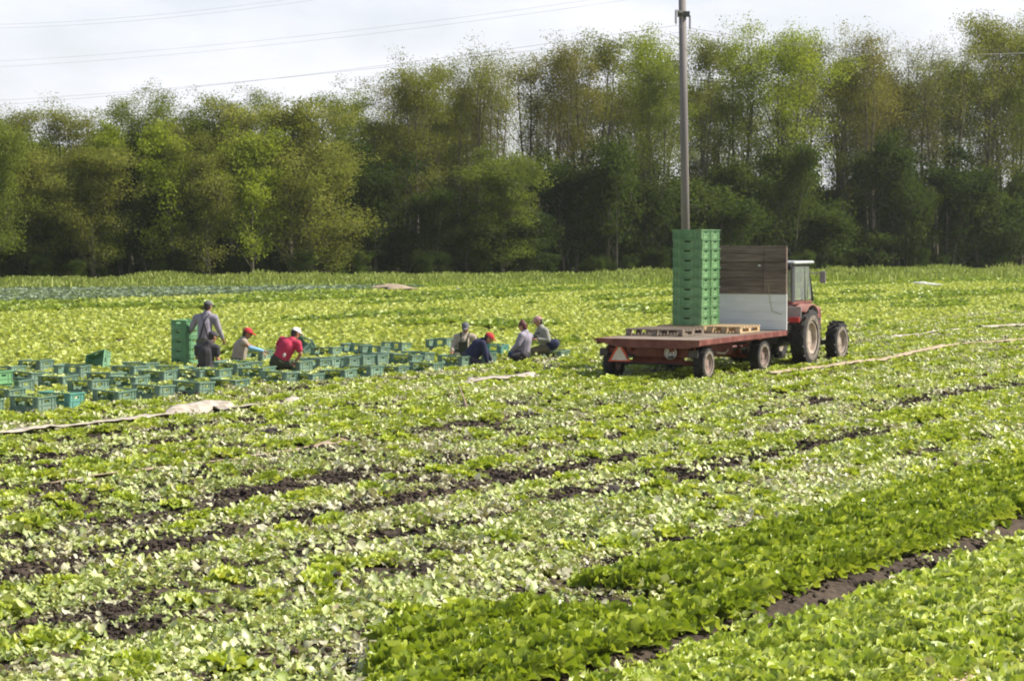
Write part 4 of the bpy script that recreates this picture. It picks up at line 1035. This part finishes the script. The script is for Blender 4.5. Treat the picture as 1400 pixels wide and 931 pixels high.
for lvl in range(10):
    for col, (b, nm) in enumerate(((3.19+.265, 'rear'), (3.19+.265+.545, 'front'))):
        lv = ('top' if lvl == 9 else 'bottom' if lvl == 0 else ordinal(9-lvl) + ' from the top')
        q = trl(-.46 + random.uniform(-.006, .006), b + random.uniform(-.005, .005), DZ+.149 + lvl*.2065)
        crate('tr', q, -TPHI + random.uniform(-.03, .03), f'green crate, {lv}, in the {nm} column of the trailer stack', 'tall crate stack on the trailer')

# ------------------------------------------------------------------ tractor
glass, gn_, gb_ = new_mat('cab_glass'); gb_.inputs['Base Color'].default_value = (.3, .34, .33, 1); gb_.inputs['Roughness'].default_value = .05
gb_.inputs['Transmission Weight'].default_value = .0; gb_.inputs['Alpha'].default_value = .35; gb_.inputs['Specular IOR Level'].default_value = .8
tq = trl(.42, TRB); TRPHI = TPHI - R(1)
K = empty('tractor', (tq.x, tq.y, -.03), -TRPHI, 'old red tractor with white roofed cab in front of the trailer', 'tractor')
cabg = mat('cab_grey', (.09, .1, .1), .5, .1); roofw = mat('roof_white', (.4, .42, .42), .5, .05)
redt = mat('tractor_red', (.11, .025, .02), .6, .12, 5, col2=(.2, .07, .055)); greyp = mat('dusty_grey_paint', (.28, .24, .24), .6, .15)
for sx in (-1, 1):
    wheel(K, sx*.72, 0, .655, .36, rimm, lugs=18, outs=sx, dish=.5)
    wheel(K, sx*.74, 2.28, .46, .28, rimm, lugs=16, outs=sx, dish=.45, steer=R(-3))
mb = MB(); mb.tube([(-.6, 0, .655), (.6, 0, .655)], .1, 10); mb.build('rear_axle', steel, K)
mb = MB(); mb.tube([(-.62, 2.28, .44), (.62, 2.28, .44)], .06, 8); mb.cbox(-.2, .2, 2.15, 2.4, .4, .62, .03); mb.build('front_axle', steel, K)
mb = MB(); mb.cbox(-.24, .24, -.35, 1.0, .45, .95, .05); mb.cbox(-.2, .2, .9, 2.4, .5, .8, .04); mb.build('gearbox', steel, K)
mb = MB(); mb.cbox(-.3, .3, .95, 2.5, .8, 1.28, .06); mb.build('hood', redt, K)
mb = MB(); mb.cbox(-.26, .26, 2.5, 2.54, .62, 1.22, .02); mb.build('grille', black, K)
for sx in (-1, 1): 
    mb = MB(); mb.lathe([(.001, 0), (.07, .01), (.075, .03), (.001, .04)], 16, Matrix.Translation((sx*.16, 2.54, 1.02)) @ Matrix.Rotation(math.pi/2, 4, 'Z')); mb.build('headlight', porc, K)
# fenders: arched sheet over each rear wheel with a flat red top
for sx in (-1, 1):
    mb = MB(); x0, x1 = sorted((sx*.5, sx*.88)); th = np.linspace(R(50), R(128), 9); out = []
    for q in th: out.append((-math.cos(q)*.74*-1, .655 + math.sin(q)*.76))
    ins = [(y*.965, .655 + (z-.655)*.965) for y, z in out]
    Mx = Matrix(((0, 0, 1, 0), (1, 0, 0, 0), (0, 1, 0, 0), (0, 0, 0, 1)))
    for i in range(len(out)-1): mb.prism([out[i], out[i+1], ins[i+1], ins[i]], x0, x1, Mx)
    fd = mb.build('fender', mat('faded_red', (.3, .12, .095), .6, .1, 6, col2=(.36, .2, .17)), K)
    x0, x1 = sorted((sx*.36, sx*.505)); mb = MB(); mb.prism([(-.62, .95), (.7, .95), (.7, 1.40), (-.62, 1.40)], x0, x1, Mx); mb.build('fender_side', greyp, fd)
    mb = MB(); mb.cbox(min(sx*.6, sx*.84), max(sx*.6, sx*.84), -.83, -.76, 1.02, 1.14, .01); mb.build('tail_light', mat('lamp_red', (.35, .02, .02), .3, .05), fd)
MB().cbox(-.62, .62, -.62, .78, 1.402, 1.47, .01).build('cab_sill', redt, K)
mb = MB(); mb.cbox(-.5, .5, -.66, -.62, .98, 1.38, .01); mb.build('rear_panel', greyp, K)
for sx in (-1, 1):
    mb = MB(); mb.cbox(min(sx*.4, sx*.84), max(sx*.4, sx*.84), -.69, -.655, 1.1, 1.37, .01); mb.build('rear_panel', greyp, K)
    mb = MB(); mb.cbox(min(sx*.4, sx*.84), max(sx*.4, sx*.84), -.70, -.655, 1.04, 1.098, .01); mb.build('trim', redt, K)
ct = 2.30
def bar(p, q, r, nm, m): mb = MB(); mb.tube([p, q], r, 4); return mb.build(nm, m, K)
for sx in (-1, 1):
    bar((sx*.61, -.56, 1.47), (sx*.57, -.46, ct), .045, 'cab_post', mat('post_grey', (.1, .1, .105), .5, .1)); bar((sx*.61, .30, 1.47), (sx*.585, .28, ct), .018, 'cab_post', cabg)
    bar((sx*.6, .86, 1.45), (sx*.55, .62, ct), .035, 'cab_post', black); bar((sx*.57, -.46, ct-.02), (sx*.55, .62, ct-.02), .03, 'cab_rail', cabg)
    mb = MB(); mb.prism([(-.52, 1.5), (.26, 1.5), (.26, ct-.05), (-.44, ct-.05)], sx*.6-.004, sx*.6+.004, Matrix(((0, 0, 1, 0), (1, 0, 0, 0), (0, 1, 0, 0), (0, 0, 0, 1)))); mb.build('side_window', glass, K)
    mb = MB(); mb.prism([(.33, 1.5), (.82, 1.5), (.6, ct-.05), (.33, ct-.05)], sx*.59-.004, sx*.59+.004, Matrix(((0, 0, 1, 0), (1, 0, 0, 0), (0, 1, 0, 0), (0, 0, 0, 1)))); mb.build('side_window', glass, K)
mb = MB(); mb.box(-.56, .56, -.515, -.505, 1.5, ct-.05); mb.build('rear_window', glass, K)
mb = MB(); mb.box(-.54, .54, .74, .75, 1.5, ct-.05); mb.build('windscreen', glass, K)
MB().cbox(-.66, .66, -.6, .8, ct, ct+.07, .025).build('cab_roof', roofw, K)
MB().cbox(-.6, -.2, -.66, -.6, ct-.12, ct-.01, .02).build('work_lamp', black, K); MB().cbox(.2, .6, -.66, -.6, ct-.12, ct-.01, .02).build('work_lamp', black, K)
mb = MB(); mb.cbox(-.22, .22, -.1, .3, 1.3, 1.4, .04); mb.cbox(-.22, .22, -.18, -.08, 1.36, 1.85, .04); mb.build('driver_seat', black, K)
mb = MB()
for k in range(16):
    a0, a1 = 2*math.pi*k/16, 2*math.pi*(k+1)/16
    mb.tube([(.19*math.cos(a0), .56+.1*math.sin(a0), 1.72+.16*math.sin(a0)), (.19*math.cos(a1), .56+.1*math.sin(a1), 1.72+.16*math.sin(a1))], .014, 5)
mb.tube([(0, .75, 1.4), (0, .56, 1.72)], .02, 6); mb.build('steering_wheel', black, K)
mb = MB(); mb.tube([(.56, .66, 2.1), (.86, .7, 2.08)], .012, 5); mb.cbox(.82, .96, .68, .72, 1.86, 2.14, .015); mb.build('mirror', greyp, K)
mb = MB(); mb.tube([(.2, 1.3, 1.2), (.2, 1.3, 1.75)], .035, 8); mb.build('exhaust_pipe', steel, K)
for sx in (-1, 1):
    mb = MB(); mb.tube([(sx*.3, -.3, .6), (sx*.36, -.75, .5)], .035, 6); mb.build('lift_arm', steel, K)
mb = MB(); mb.cbox(-.08, .08, -.65, -.35, .42, .52, .02); mb.build('hitch', steel, K)

# ------------------------------------------------------------------ people
skin = mat('skin', (.42, .22, .14), .55, .05, 4); skin_d = mat('skin_tan', (.3, .14, .08), .55, .05, 4)
def cloth(n, c, v=.12): return mat(n, c, .85, v, 7, bump=.3, detail=5)
def cap_geo(mb, a, b, ra, rb, n=10, m=4):
    """tapered capsule from a to b"""
    a = Vector(a); b = Vector(b); d = b - a
    if d.length < 1e-5: mb.ell(a, (ra, ra, ra), n, 8); return
    d.normalize(); pts = []; rad = []
    for i in range(m+1):
        t = math.pi/2*i/m; pts.append(a - d*ra*math.cos(t)); rad.append(max(.0008, ra*math.sin(t)))
    for i in range(m+1):
        t = math.pi/2*i/m; pts.append(b + d*rb*math.sin(t)); rad.append(max(.0008, rb*math.cos(t)))
    mb.tube(pts, rad, n)
def fuse(mb, name, m, parent, vox, it=3):
    o = mb.build(name, m, parent); r = o.modifiers.new('fuse', 'REMESH'); r.mode = 'VOXEL'; r.voxel_size = vox; r.use_smooth_shade = True
    s = o.modifiers.new('soft', 'SMOOTH'); s.iterations = it; s.factor = .5
    return o
def person(ground, y0, J, label, shirt, trousers, hatm, hat='cap', sleeve='long', face=(0, 1, 0), hairm=None, skinm=None, extras=(), gloves=None, belly=1.0):
    """J: joints as photo pixel x, y and depth offset in metres from the person's own distance y0"""
    skinm = skinm or skin; hairm = hairm or mat('dark_hair', (.03, .02, .015), .7, .1)
    base = gp(*ground); base.z = 0; y0 = y0 or base.y
    root = empty('person', (base.x, base.y, 0), 0, label, 'person', 'workers harvesting lettuce')
    def jp(k):
        v = J[k]; p = dp(v[0], v[1], y0 + (v[2] if len(v) > 2 else 0)); return p - Vector((base.x, base.y, 0))
    j = {k: jp(k) for k in J}
    f = Vector(face).normalized(); side = f.cross(Vector((0, 0, 1))).normalized(); up = side.cross(f).normalized()
    B = MB(); hd = j['head']
    Mh = Matrix((side, f, up)).transposed()
    # skull, jaw, nose, ears
    B.ell(hd, (.078, .098, .105), 14, 10, Mh); B.ell(hd + f*.02 - up*.06, (.06, .07, .065), 12, 8, Mh)
    B.ell(hd + f*.102 - up*.015, (.014, .018, .028), 8, 6, Mh); B.ell(hd + f*.085 - up*.065, (.026, .014, .012), 8, 6, Mh)
    for s in (-1, 1): B.ell(hd + side*s*.082 - up*.01, (.012, .022, .034), 8, 6, Mh)
    cap_geo(B, hd - up*.06, j['neck'], .055, .058)
    cap_geo(B, j['neck'], j['chest'], .07, .12); cap_geo(B, j['chest'], j['pelvis'], .125*belly, .125*belly)
    for s in ('l', 'r'):
        sh, el, wr = j['sh_'+s], j['el_'+s], j['wr_'+s]
        cap_geo(B, j['neck'].lerp(j['chest'], .35), sh, .065, .058); cap_geo(B, sh, el, .055, .042); cap_geo(B, el, wr, .041, .028)
        hp, kn, an = j['hip_'+s], j['kn_'+s], j['an_'+s]
        cap_geo(B, j['pelvis'], hp, .11, .1); cap_geo(B, hp, kn, .088, .06); cap_geo(B, kn, an, .056, .04)
        # hand: palm, four curled fingers of different lengths, thumb from the side of the palm
        d = (wr - el).normalized(); ax = d.cross(Vector((0, 0, 1))); ax = ax.normalized() if ax.length > .1 else Vector((1, 0, 0)); nrm = ax.cross(d).normalized()
        pc = wr + d*.05
        B.ell(pc, (.038, .048, .018), 10, 8, Matrix((ax, d, nrm)).transposed())
        for q, ln in enumerate((.064, .074, .07, .054)):
            a0 = wr + d*.09 + ax*(-.028 + .019*q); a1 = a0 + (d*.8 - nrm*.45).normalized()*ln*.55; a2 = a1 + (d*.3 - nrm*.9).normalized()*ln*.5
            cap_geo(B, a0, a1, .0105, .0095, 6, 2); cap_geo(B, a1, a2, .0095, .008, 6, 2)
        t0 = wr + d*.04 - ax*.036; t1 = t0 + (d*.5 - ax*.7 - nrm*.3).normalized()*.04; cap_geo(B, t0, t1, .013, .011, 6, 2); cap_geo(B, t1, t1 + (d*.8 - nrm*.5).normalized()*.03, .011, .009, 6, 2)
        if gloves:
            G = MB(); cap_geo(G, wr - d*.06, wr, .036, .036); G.ell(pc, (.046, .056, .026), 10, 8, Matrix((ax, d, nrm)).transposed())
            for q, ln in enumerate((.064, .074, .07, .054)):
                a0 = wr + d*.09 + ax*(-.028 + .019*q); cap_geo(G, a0, a0 + (d*.8 - nrm*.45).normalized()*ln*.7, .014, .012, 6, 2)
            cap_geo(G, t0, t1, .017, .015, 6, 2)
            fuse(G, 'glove', gloves, root, .011, 1)
    fuse(B, 'body', skinm, root, .0095, 2)
    # shirt
    belly *= 1.1
    S_ = MB(); nk = j['neck'] - (j['neck']-j['chest'])*.1
    cap_geo(S_, nk, j['chest'], .1, .168); cap_geo(S_, j['chest'], j['pelvis'] + (j['chest']-j['pelvis'])*.12, .15*belly, .148*belly)
    for s in ('l', 'r'):
        sh, el, wr = j['sh_'+s], j['el_'+s], j['wr_'+s]
        cap_geo(S_, j['neck'].lerp(j['chest'], .4), sh, .1, .088)
        if sleeve == 'long': cap_geo(S_, sh, el, .086, .068); cap_geo(S_, el, el.lerp(wr, .9), .066, .05)
        elif sleeve == 'short': cap_geo(S_, sh, sh.lerp(el, .55), .085, .074)
    fuse(S_, 'shirt', shirt, root, .014, 4)
    Tr = MB()
    cap_geo(Tr, j['pelvis'] + (j['chest']-j['pelvis'])*.12, j['pelvis'], .152*belly, .162*belly)
    for s in ('l', 'r'):
        hp, kn, an = j['hip_'+s], j['kn_'+s], j['an_'+s]
        cap_geo(Tr, j['pelvis'], hp, .14, .125); cap_geo(Tr, hp, kn, .115, .084); cap_geo(Tr, kn, an, .08, .062)
        Bt = MB(); fd = Vector((f.x, f.y, 0)).normalized() if 'toe' not in J else Vector(J['toe']); cap_geo(Bt, an - Vector((0, 0, .02)), an + fd*.17 - Vector((0, 0, .045)), .058, .045); fuse(Bt, 'boot', M_boot, root, .014, 2)
    fuse(Tr, 'trousers', trousers, root, .014, 4)
    # hair and hat
    Hh = MB(); Hh.ell(hd - f*.018 + up*.012, (.086, .098, .108), 14, 10, Mh); Hh.ell(hd - f*.05 - up*.05, (.07, .05, .06), 12, 8, Mh)
    if hat == 'bun': Hh.ell(hd - f*.03 + up*.125, (.04, .04, .04), 12, 8, Mh); Hh.ell(hd + up*.03 - f*.01, (.09, .1, .1), 14, 10, Mh)
    hr = fuse(Hh, 'hair', hairm, root, .013, 2)
    for s in (-1, 1):
        E_ = MB(); E_.ell(hd + f*.096 + side*s*.032 + up*.012, (.011, .008, .007), 8, 6, Mh); E_.build('eye', black, root, True)
    if hat == 'cap':
        Cp = MB(); n = 16
        vs = []; 
        for i in range(7):
            ph = math.pi/2*i/6
            for k in range(n):
                t = 2*math.pi*k/n; vs.append(hd + up*.028 + side*(.096*math.cos(ph)*math.cos(t)) + f*(.113*math.cos(ph)*math.sin(t) - .004) + up*(.098*math.sin(ph)))
        fs = [(i*n+k, i*n+(k+1) % n, (i+1)*n+(k+1) % n, (i+1)*n+k) for i in range(6) for k in range(n)]
        Cp.add(vs, fs)
        br = [hd + up*.035 + f*.08 + side*.08, hd + up*.03 + f*.19 + side*.045, hd + up*.03 + f*.19 - side*.045, hd + up*.035 + f*.08 - side*.08]
        Cp.add(br + [b_ + up*.012 for b_ in br], [(0, 1, 2, 3), (4, 7, 6, 5), (0, 4, 5, 1), (1, 5, 6, 2), (2, 6, 7, 3), (3, 7, 4, 0)])
        cp = Cp.build('cap', hatm, root, True)
    for nm, fn in extras: fn(j, root, f, side, up)
    return root, j
M_boot = mat('rubber_boot', (.03, .035, .03), .5, .1)
dk_olive = cloth('olive_cloth', (.035, .042, .022)); dk = cloth('black_cloth', (.04, .037, .042)); navy = cloth('navy_cloth', (.014, .018, .06)); greyc = cloth('grey_cloth', (.3, .27, .33))
beige = cloth('beige_cloth', (.36, .3, .24)); pinkred = cloth('crimson_cloth', (.5, .03, .08)); charcoal = cloth('charcoal_cloth', (.05, .045, .055)); olive2 = cloth('worn_olive_cloth', (.1, .1, .075)); khaki = cloth('khaki_cloth', (.14, .12, .07))
redcap = cloth('red_cap_cloth', (.42, .03, .035)); whitecap = cloth('white_cap_cloth', (.75, .7, .66), .05); greycap = cloth('grey_cap_cloth', (.12, .12, .13)); pinkcap = cloth('faded_pink_cloth', (.36, .2, .19))
blue = cloth('blue_sleeve', (.2, .4, .55)); blueg = cloth('blue_glove', (.05, .22, .42)); white = cloth('white_patch', (.7, .65, .65), .05)
def strap(pts, r, m, name='strap'):
    def fn(j, root, f, side, up):
        mb = MB(); P_ = [sum((j[k]*w for k, w in p[0]), Vector()) + Vector(p[1]) for p in pts]; mb.tube(P_, r, 6); mb.build(name, m, root, True)
    return (name, fn)
# 1 standing, seen from behind
person((283, 503), None, dict(head=(284.5, 418.5), neck=(283, 428), chest=(280.5, 441), pelvis=(280, 466), sh_l=(268.5, 435, .02), sh_r=(293.5, 435, -.02), el_l=(262, 449, .1), wr_l=(257, 457, .28),
       el_r=(299, 450, .02), wr_r=(304.5, 463, .16), hip_l=(275.5, 468), hip_r=(286, 468), kn_l=(275, 485, .1), kn_r=(288, 485, .08), an_l=(276, 502, 0), an_r=(288, 502, -.02)),
       'person standing bent beside the stack of five crates, grey shirt, dark braces and cap', greyc, olive2, greycap, face=(.45, .85, -.25),
       extras=[strap([(((('neck', .6), ('sh_l', .4))), (0, -.10, .03)), ((('chest', 1),), (.0, -.165, .02)), ((('pelvis', 1),), (.09, -.17, .08))], .017, charcoal),
               strap([(((('neck', .6), ('sh_r', .4))), (0, -.10, .03)), ((('chest', 1),), (.0, -.168, .02)), ((('pelvis', 1),), (-.09, -.17, .08))], .017, charcoal)])
# 2 dark t-shirt kneeling in front
person((284, 509), None, dict(head=(291, 460, .06), neck=(286, 468.5), chest=(282, 482), pelvis=(282, 503), sh_l=(270.5, 475.5, .02), sh_r=(296, 476, -.02), el_l=(269.5, 489, .1), wr_l=(282, 490, .38),
       el_r=(297, 491, -.02), wr_r=(306, 493.5, .1), hip_l=(276, 503), hip_r=(287, 503), kn_l=(278, 503.5, .42), kn_r=(292, 503.5, .38), an_l=(276, 508.5, .02), an_r=(287, 508.5, .02), toe=(0, -1, 0)),
       'person kneeling with back to us in black T-shirt and dark cap between the crates', dk, charcoal, charcoal, sleeve='short', face=(.75, .55, -.3), belly=1.08)
# 3 beige top, red cap, blue sleeve reaching right
def bs(j, root, f, side, up):
    G = MB(); cap_geo(G, j['el_r'].lerp(j['sh_r'], .1), j['el_r'].lerp(j['wr_r'], .92), .054, .042); fuse(G, 'blue_sleeve', blue, root, .012, 2)
person((328, 506), None, dict(head=(338.5, 455.5, 0), neck=(334, 464), chest=(329, 474), pelvis=(325.5, 494), sh_l=(331, 467, .17), sh_r=(334, 468, -.14), el_l=(345, 474, .2), wr_l=(357, 481, .15),
       el_r=(342, 476, -.16), wr_r=(360, 480, -.08), hip_l=(326, 496, .09), hip_r=(325, 496, -.09), kn_l=(341, 500, .1), kn_r=(340, 500, -.1), an_l=(318, 505.5, .09), an_r=(318, 505.5, -.09), toe=(-1, 0, 0)),
       'person kneeling in beige sleeveless top and red cap, reaching right with a blue sleeve', beige, dk, redcap, sleeve='none', face=(.9, -.1, -.4), skinm=skin_d, extras=[('blue_sleeve', bs)])
# 4 red shirt, white cap, squatting
def patch(j, root, f, side, up):
    G = MB(); p = j['chest'].lerp(j['pelvis'], .5) + Vector((.02, -.16, -.0)); G.ell(p, (.05, .02, .07), 10, 8); G.build('white_patch', white, root, True)
person((382, 513), None, dict(head=(404.5, 455.5, .06), neck=(399, 465), chest=(393, 474), pelvis=(382, 493), sh_l=(386, 465, .14), sh_r=(407, 470, -.06), el_l=(378, 475, .22), wr_l=(388, 484, .42),
       el_r=(411, 484, -.04), wr_r=(405.5, 493, .06), hip_l=(376, 496, .03), hip_r=(388, 497, -.03), kn_l=(380, 500, .42), kn_r=(397, 499, .36), an_l=(374, 511, .12), an_r=(388, 511, .08)),
       'person squatting in crimson shirt, white cap and dark green trousers', pinkred, dk_olive, whitecap, sleeve='short', face=(.7, .5, -.45), extras=[('patch', patch)], belly=1.12)
# 5 facing us, grey cap, dark bib
def bib(j, root, f, side, up):
    G = MB(); c = j['chest']; p = j['pelvis']; G.cbox(-.11, .11, -.02, .02, -.13, .12, .01, Matrix.Translation(c.lerp(p, .45) + Vector((0, -.155, 0)))); G.build('bib', dk_olive, root)
    for s in ('l', 'r'):
        G = MB(); G.tube([j['sh_'+s].lerp(j['neck'], .45) + Vector((0, -.02, .08)), j['chest'].lerp(j['sh_'+s], .35) + Vector((0, -.16, .0)), j['chest'].lerp(j['pelvis'], .4) + Vector((.08 if s == 'r' else -.08, -.165, 0))], .018, 6); G.build('strap', dk_olive, root, True)
person((632, 492), None, dict(head=(636.5, 447.5, -.1), neck=(636, 456), chest=(634.5, 466), pelvis=(632, 483), sh_l=(624.5, 461, 0), sh_r=(647, 461, 0), el_l=(620, 472, -.05), wr_l=(618, 480, -.2),
       el_r=(651, 472, .0), wr_r=(648, 481, -.2), hip_l=(627, 484), hip_r=(637, 484), kn_l=(623, 488, -.3), kn_r=(640, 488, -.3), an_l=(626, 491, .08), an_r=(637, 491, .08), toe=(0, 1, 0)),
       'person kneeling towards us in beige jacket, dark bib overalls and grey cap', beige, dk_olive, greycap, face=(-.1, -.85, -.5), skinm=skin_d, extras=[('bib', bib)])
# 6 navy shirt, red cap
person((648, 501), None, dict(head=(668.5, 462, -.05), neck=(661, 466), chest=(655, 473), pelvis=(641, 490), sh_l=(657, 468.5, .17), sh_r=(660, 470, -.15), el_l=(665, 481, .2), wr_l=(671, 492, .2),
       el_r=(663.5, 483, -.17), wr_r=(666, 495, -.15), hip_l=(641, 492, .09), hip_r=(641, 492, -.09), kn_l=(655, 497, .12), kn_r=(655, 497, -.12), an_l=(634, 500.5, .09), an_r=(634, 500.5, -.09), toe=(-1, 0, 0)),
       'person kneeling bent forward in navy pullover and bright red cap', navy, charcoal, redcap, face=(.85, -.1, -.55), belly=1.1)
# 7 grey top, reddish hair bun, blue gloves
person((714, 494), None, dict(head=(714.5, 446, 0), neck=(717.5, 454), chest=(718, 465), pelvis=(715, 483), sh_l=(713, 459, -.15), sh_r=(724, 460, .14), el_l=(708, 471, -.2), wr_l=(699, 480, -.1),
       el_r=(712, 473, .2), wr_r=(702, 481, .15), hip_l=(715, 485, -.09), hip_r=(717, 485, .09), kn_l=(701, 487, -.14), kn_r=(703, 488, .1), an_l=(720, 493, -.09), an_r=(722, 493, .09), toe=(1, 0, 0)),
       'person kneeling in grey long sleeved top with reddish hair bun and blue gloves', greyc, charcoal, dk, hat='bun', face=(-.8, .35, -.3), hairm=mat('red_hair', (.09, .02, .015), .6, .1), gloves=blueg)
# 8 dark vest, pink cap
def vest(j, root, f, side, up):
    G = MB(); cap_geo(G, j['neck'] - (j['neck']-j['chest'])*.25, j['chest'], .1, .165); cap_geo(G, j['chest'], j['pelvis'], .165, .16)
    fuse(G, 'vest', charcoal, root, .014, 3)
person((745, 490), None, dict(head=(735.5, 439, -.03), neck=(739, 447), chest=(742, 457), pelvis=(748, 475), sh_l=(737, 453, .17), sh_r=(746, 453, -.15), el_l=(731, 462, .2), wr_l=(728, 462, .0),
       el_r=(749, 465, -.2), wr_r=(735, 464, -.24), hip_l=(748, 477, .09), hip_r=(747, 477, -.09), kn_l=(730, 480, .12), kn_r=(729, 479, -.14), an_l=(732, 489, .1), an_r=(733, 489, -.12), toe=(-1, 0, 0)),
       'person squatting in black vest over grey sleeves with a faded pink cap', cloth('grey_sleeve', (.26, .26, .22)), khaki, pinkcap, face=(-.85, -.2, -.35), extras=[('vest', vest)])
# dark navy picking bag slung behind the last worker
c0 = dp(755, 471, gp(745, 490).y - .1); bag = empty('shoulder_bag', (c0.x, c0.y, 0), 0, 'dark navy bag hanging behind the squatting worker in the black vest', 'bag')
mb = MB(); zc = c0.z
mb.ell((0, 0, zc), (.17, .13, .13), 14, 10); mb.ell((.06, .0, zc+.03), (.12, .12, .11), 12, 8); fuse(mb, 'sack', navy, bag, .016, 3)
mb = MB(); p0 = dp(748, 449, c0.y+.02) - Vector((c0.x, c0.y, 0)); mb.tube([p0, (p0.x+.1, 0, (p0.z+zc)/2+.06), (.12, 0, zc+.1)], .014, 6); mb.build('strap', dk_olive, bag, True)
mb = MB(); mb.tube([(.02, .02, zc-.08), (.03, .02, .0)], [.03, .02], 8); mb.build('stool_leg', steel, bag)
# lettuce held by the person in the black T-shirt
o = bpy.data.objects.new('cut_lettuce', headm2); scene.collection.objects.link(o); pz = dp(304, 488.5, gp(284, 509).y + .12); o.location = pz - Vector((0, 0, .07)); o.scale = (1.15,)*3
tag(o, 'yellow green lettuce held in the hands of the kneeling person in black', 'lettuce head')

# ------------------------------------------------------------------ thin summer haze
hm = bpy.data.materials.new('haze'); hm.use_nodes = True; hn = hm.node_tree; hn.nodes.clear()
ho = hn.nodes.new('ShaderNodeOutputMaterial'); pv = hn.nodes.new('ShaderNodeVolumePrincipled')
pv.inputs['Color'].default_value = (.93, .95, 1, 1); pv.inputs['Density'].default_value = .00013; pv.inputs['Anisotropy'].default_value = .2
hn.links.new(pv.outputs[0], ho.inputs['Volume'])
mb = MB(); mb.box(-2600, 2600, -320, 4100, -1.5, 34); hb = mb.build('haze', hm); tag(hb, 'thin pale haze over the field and the wood', kind='stuff')
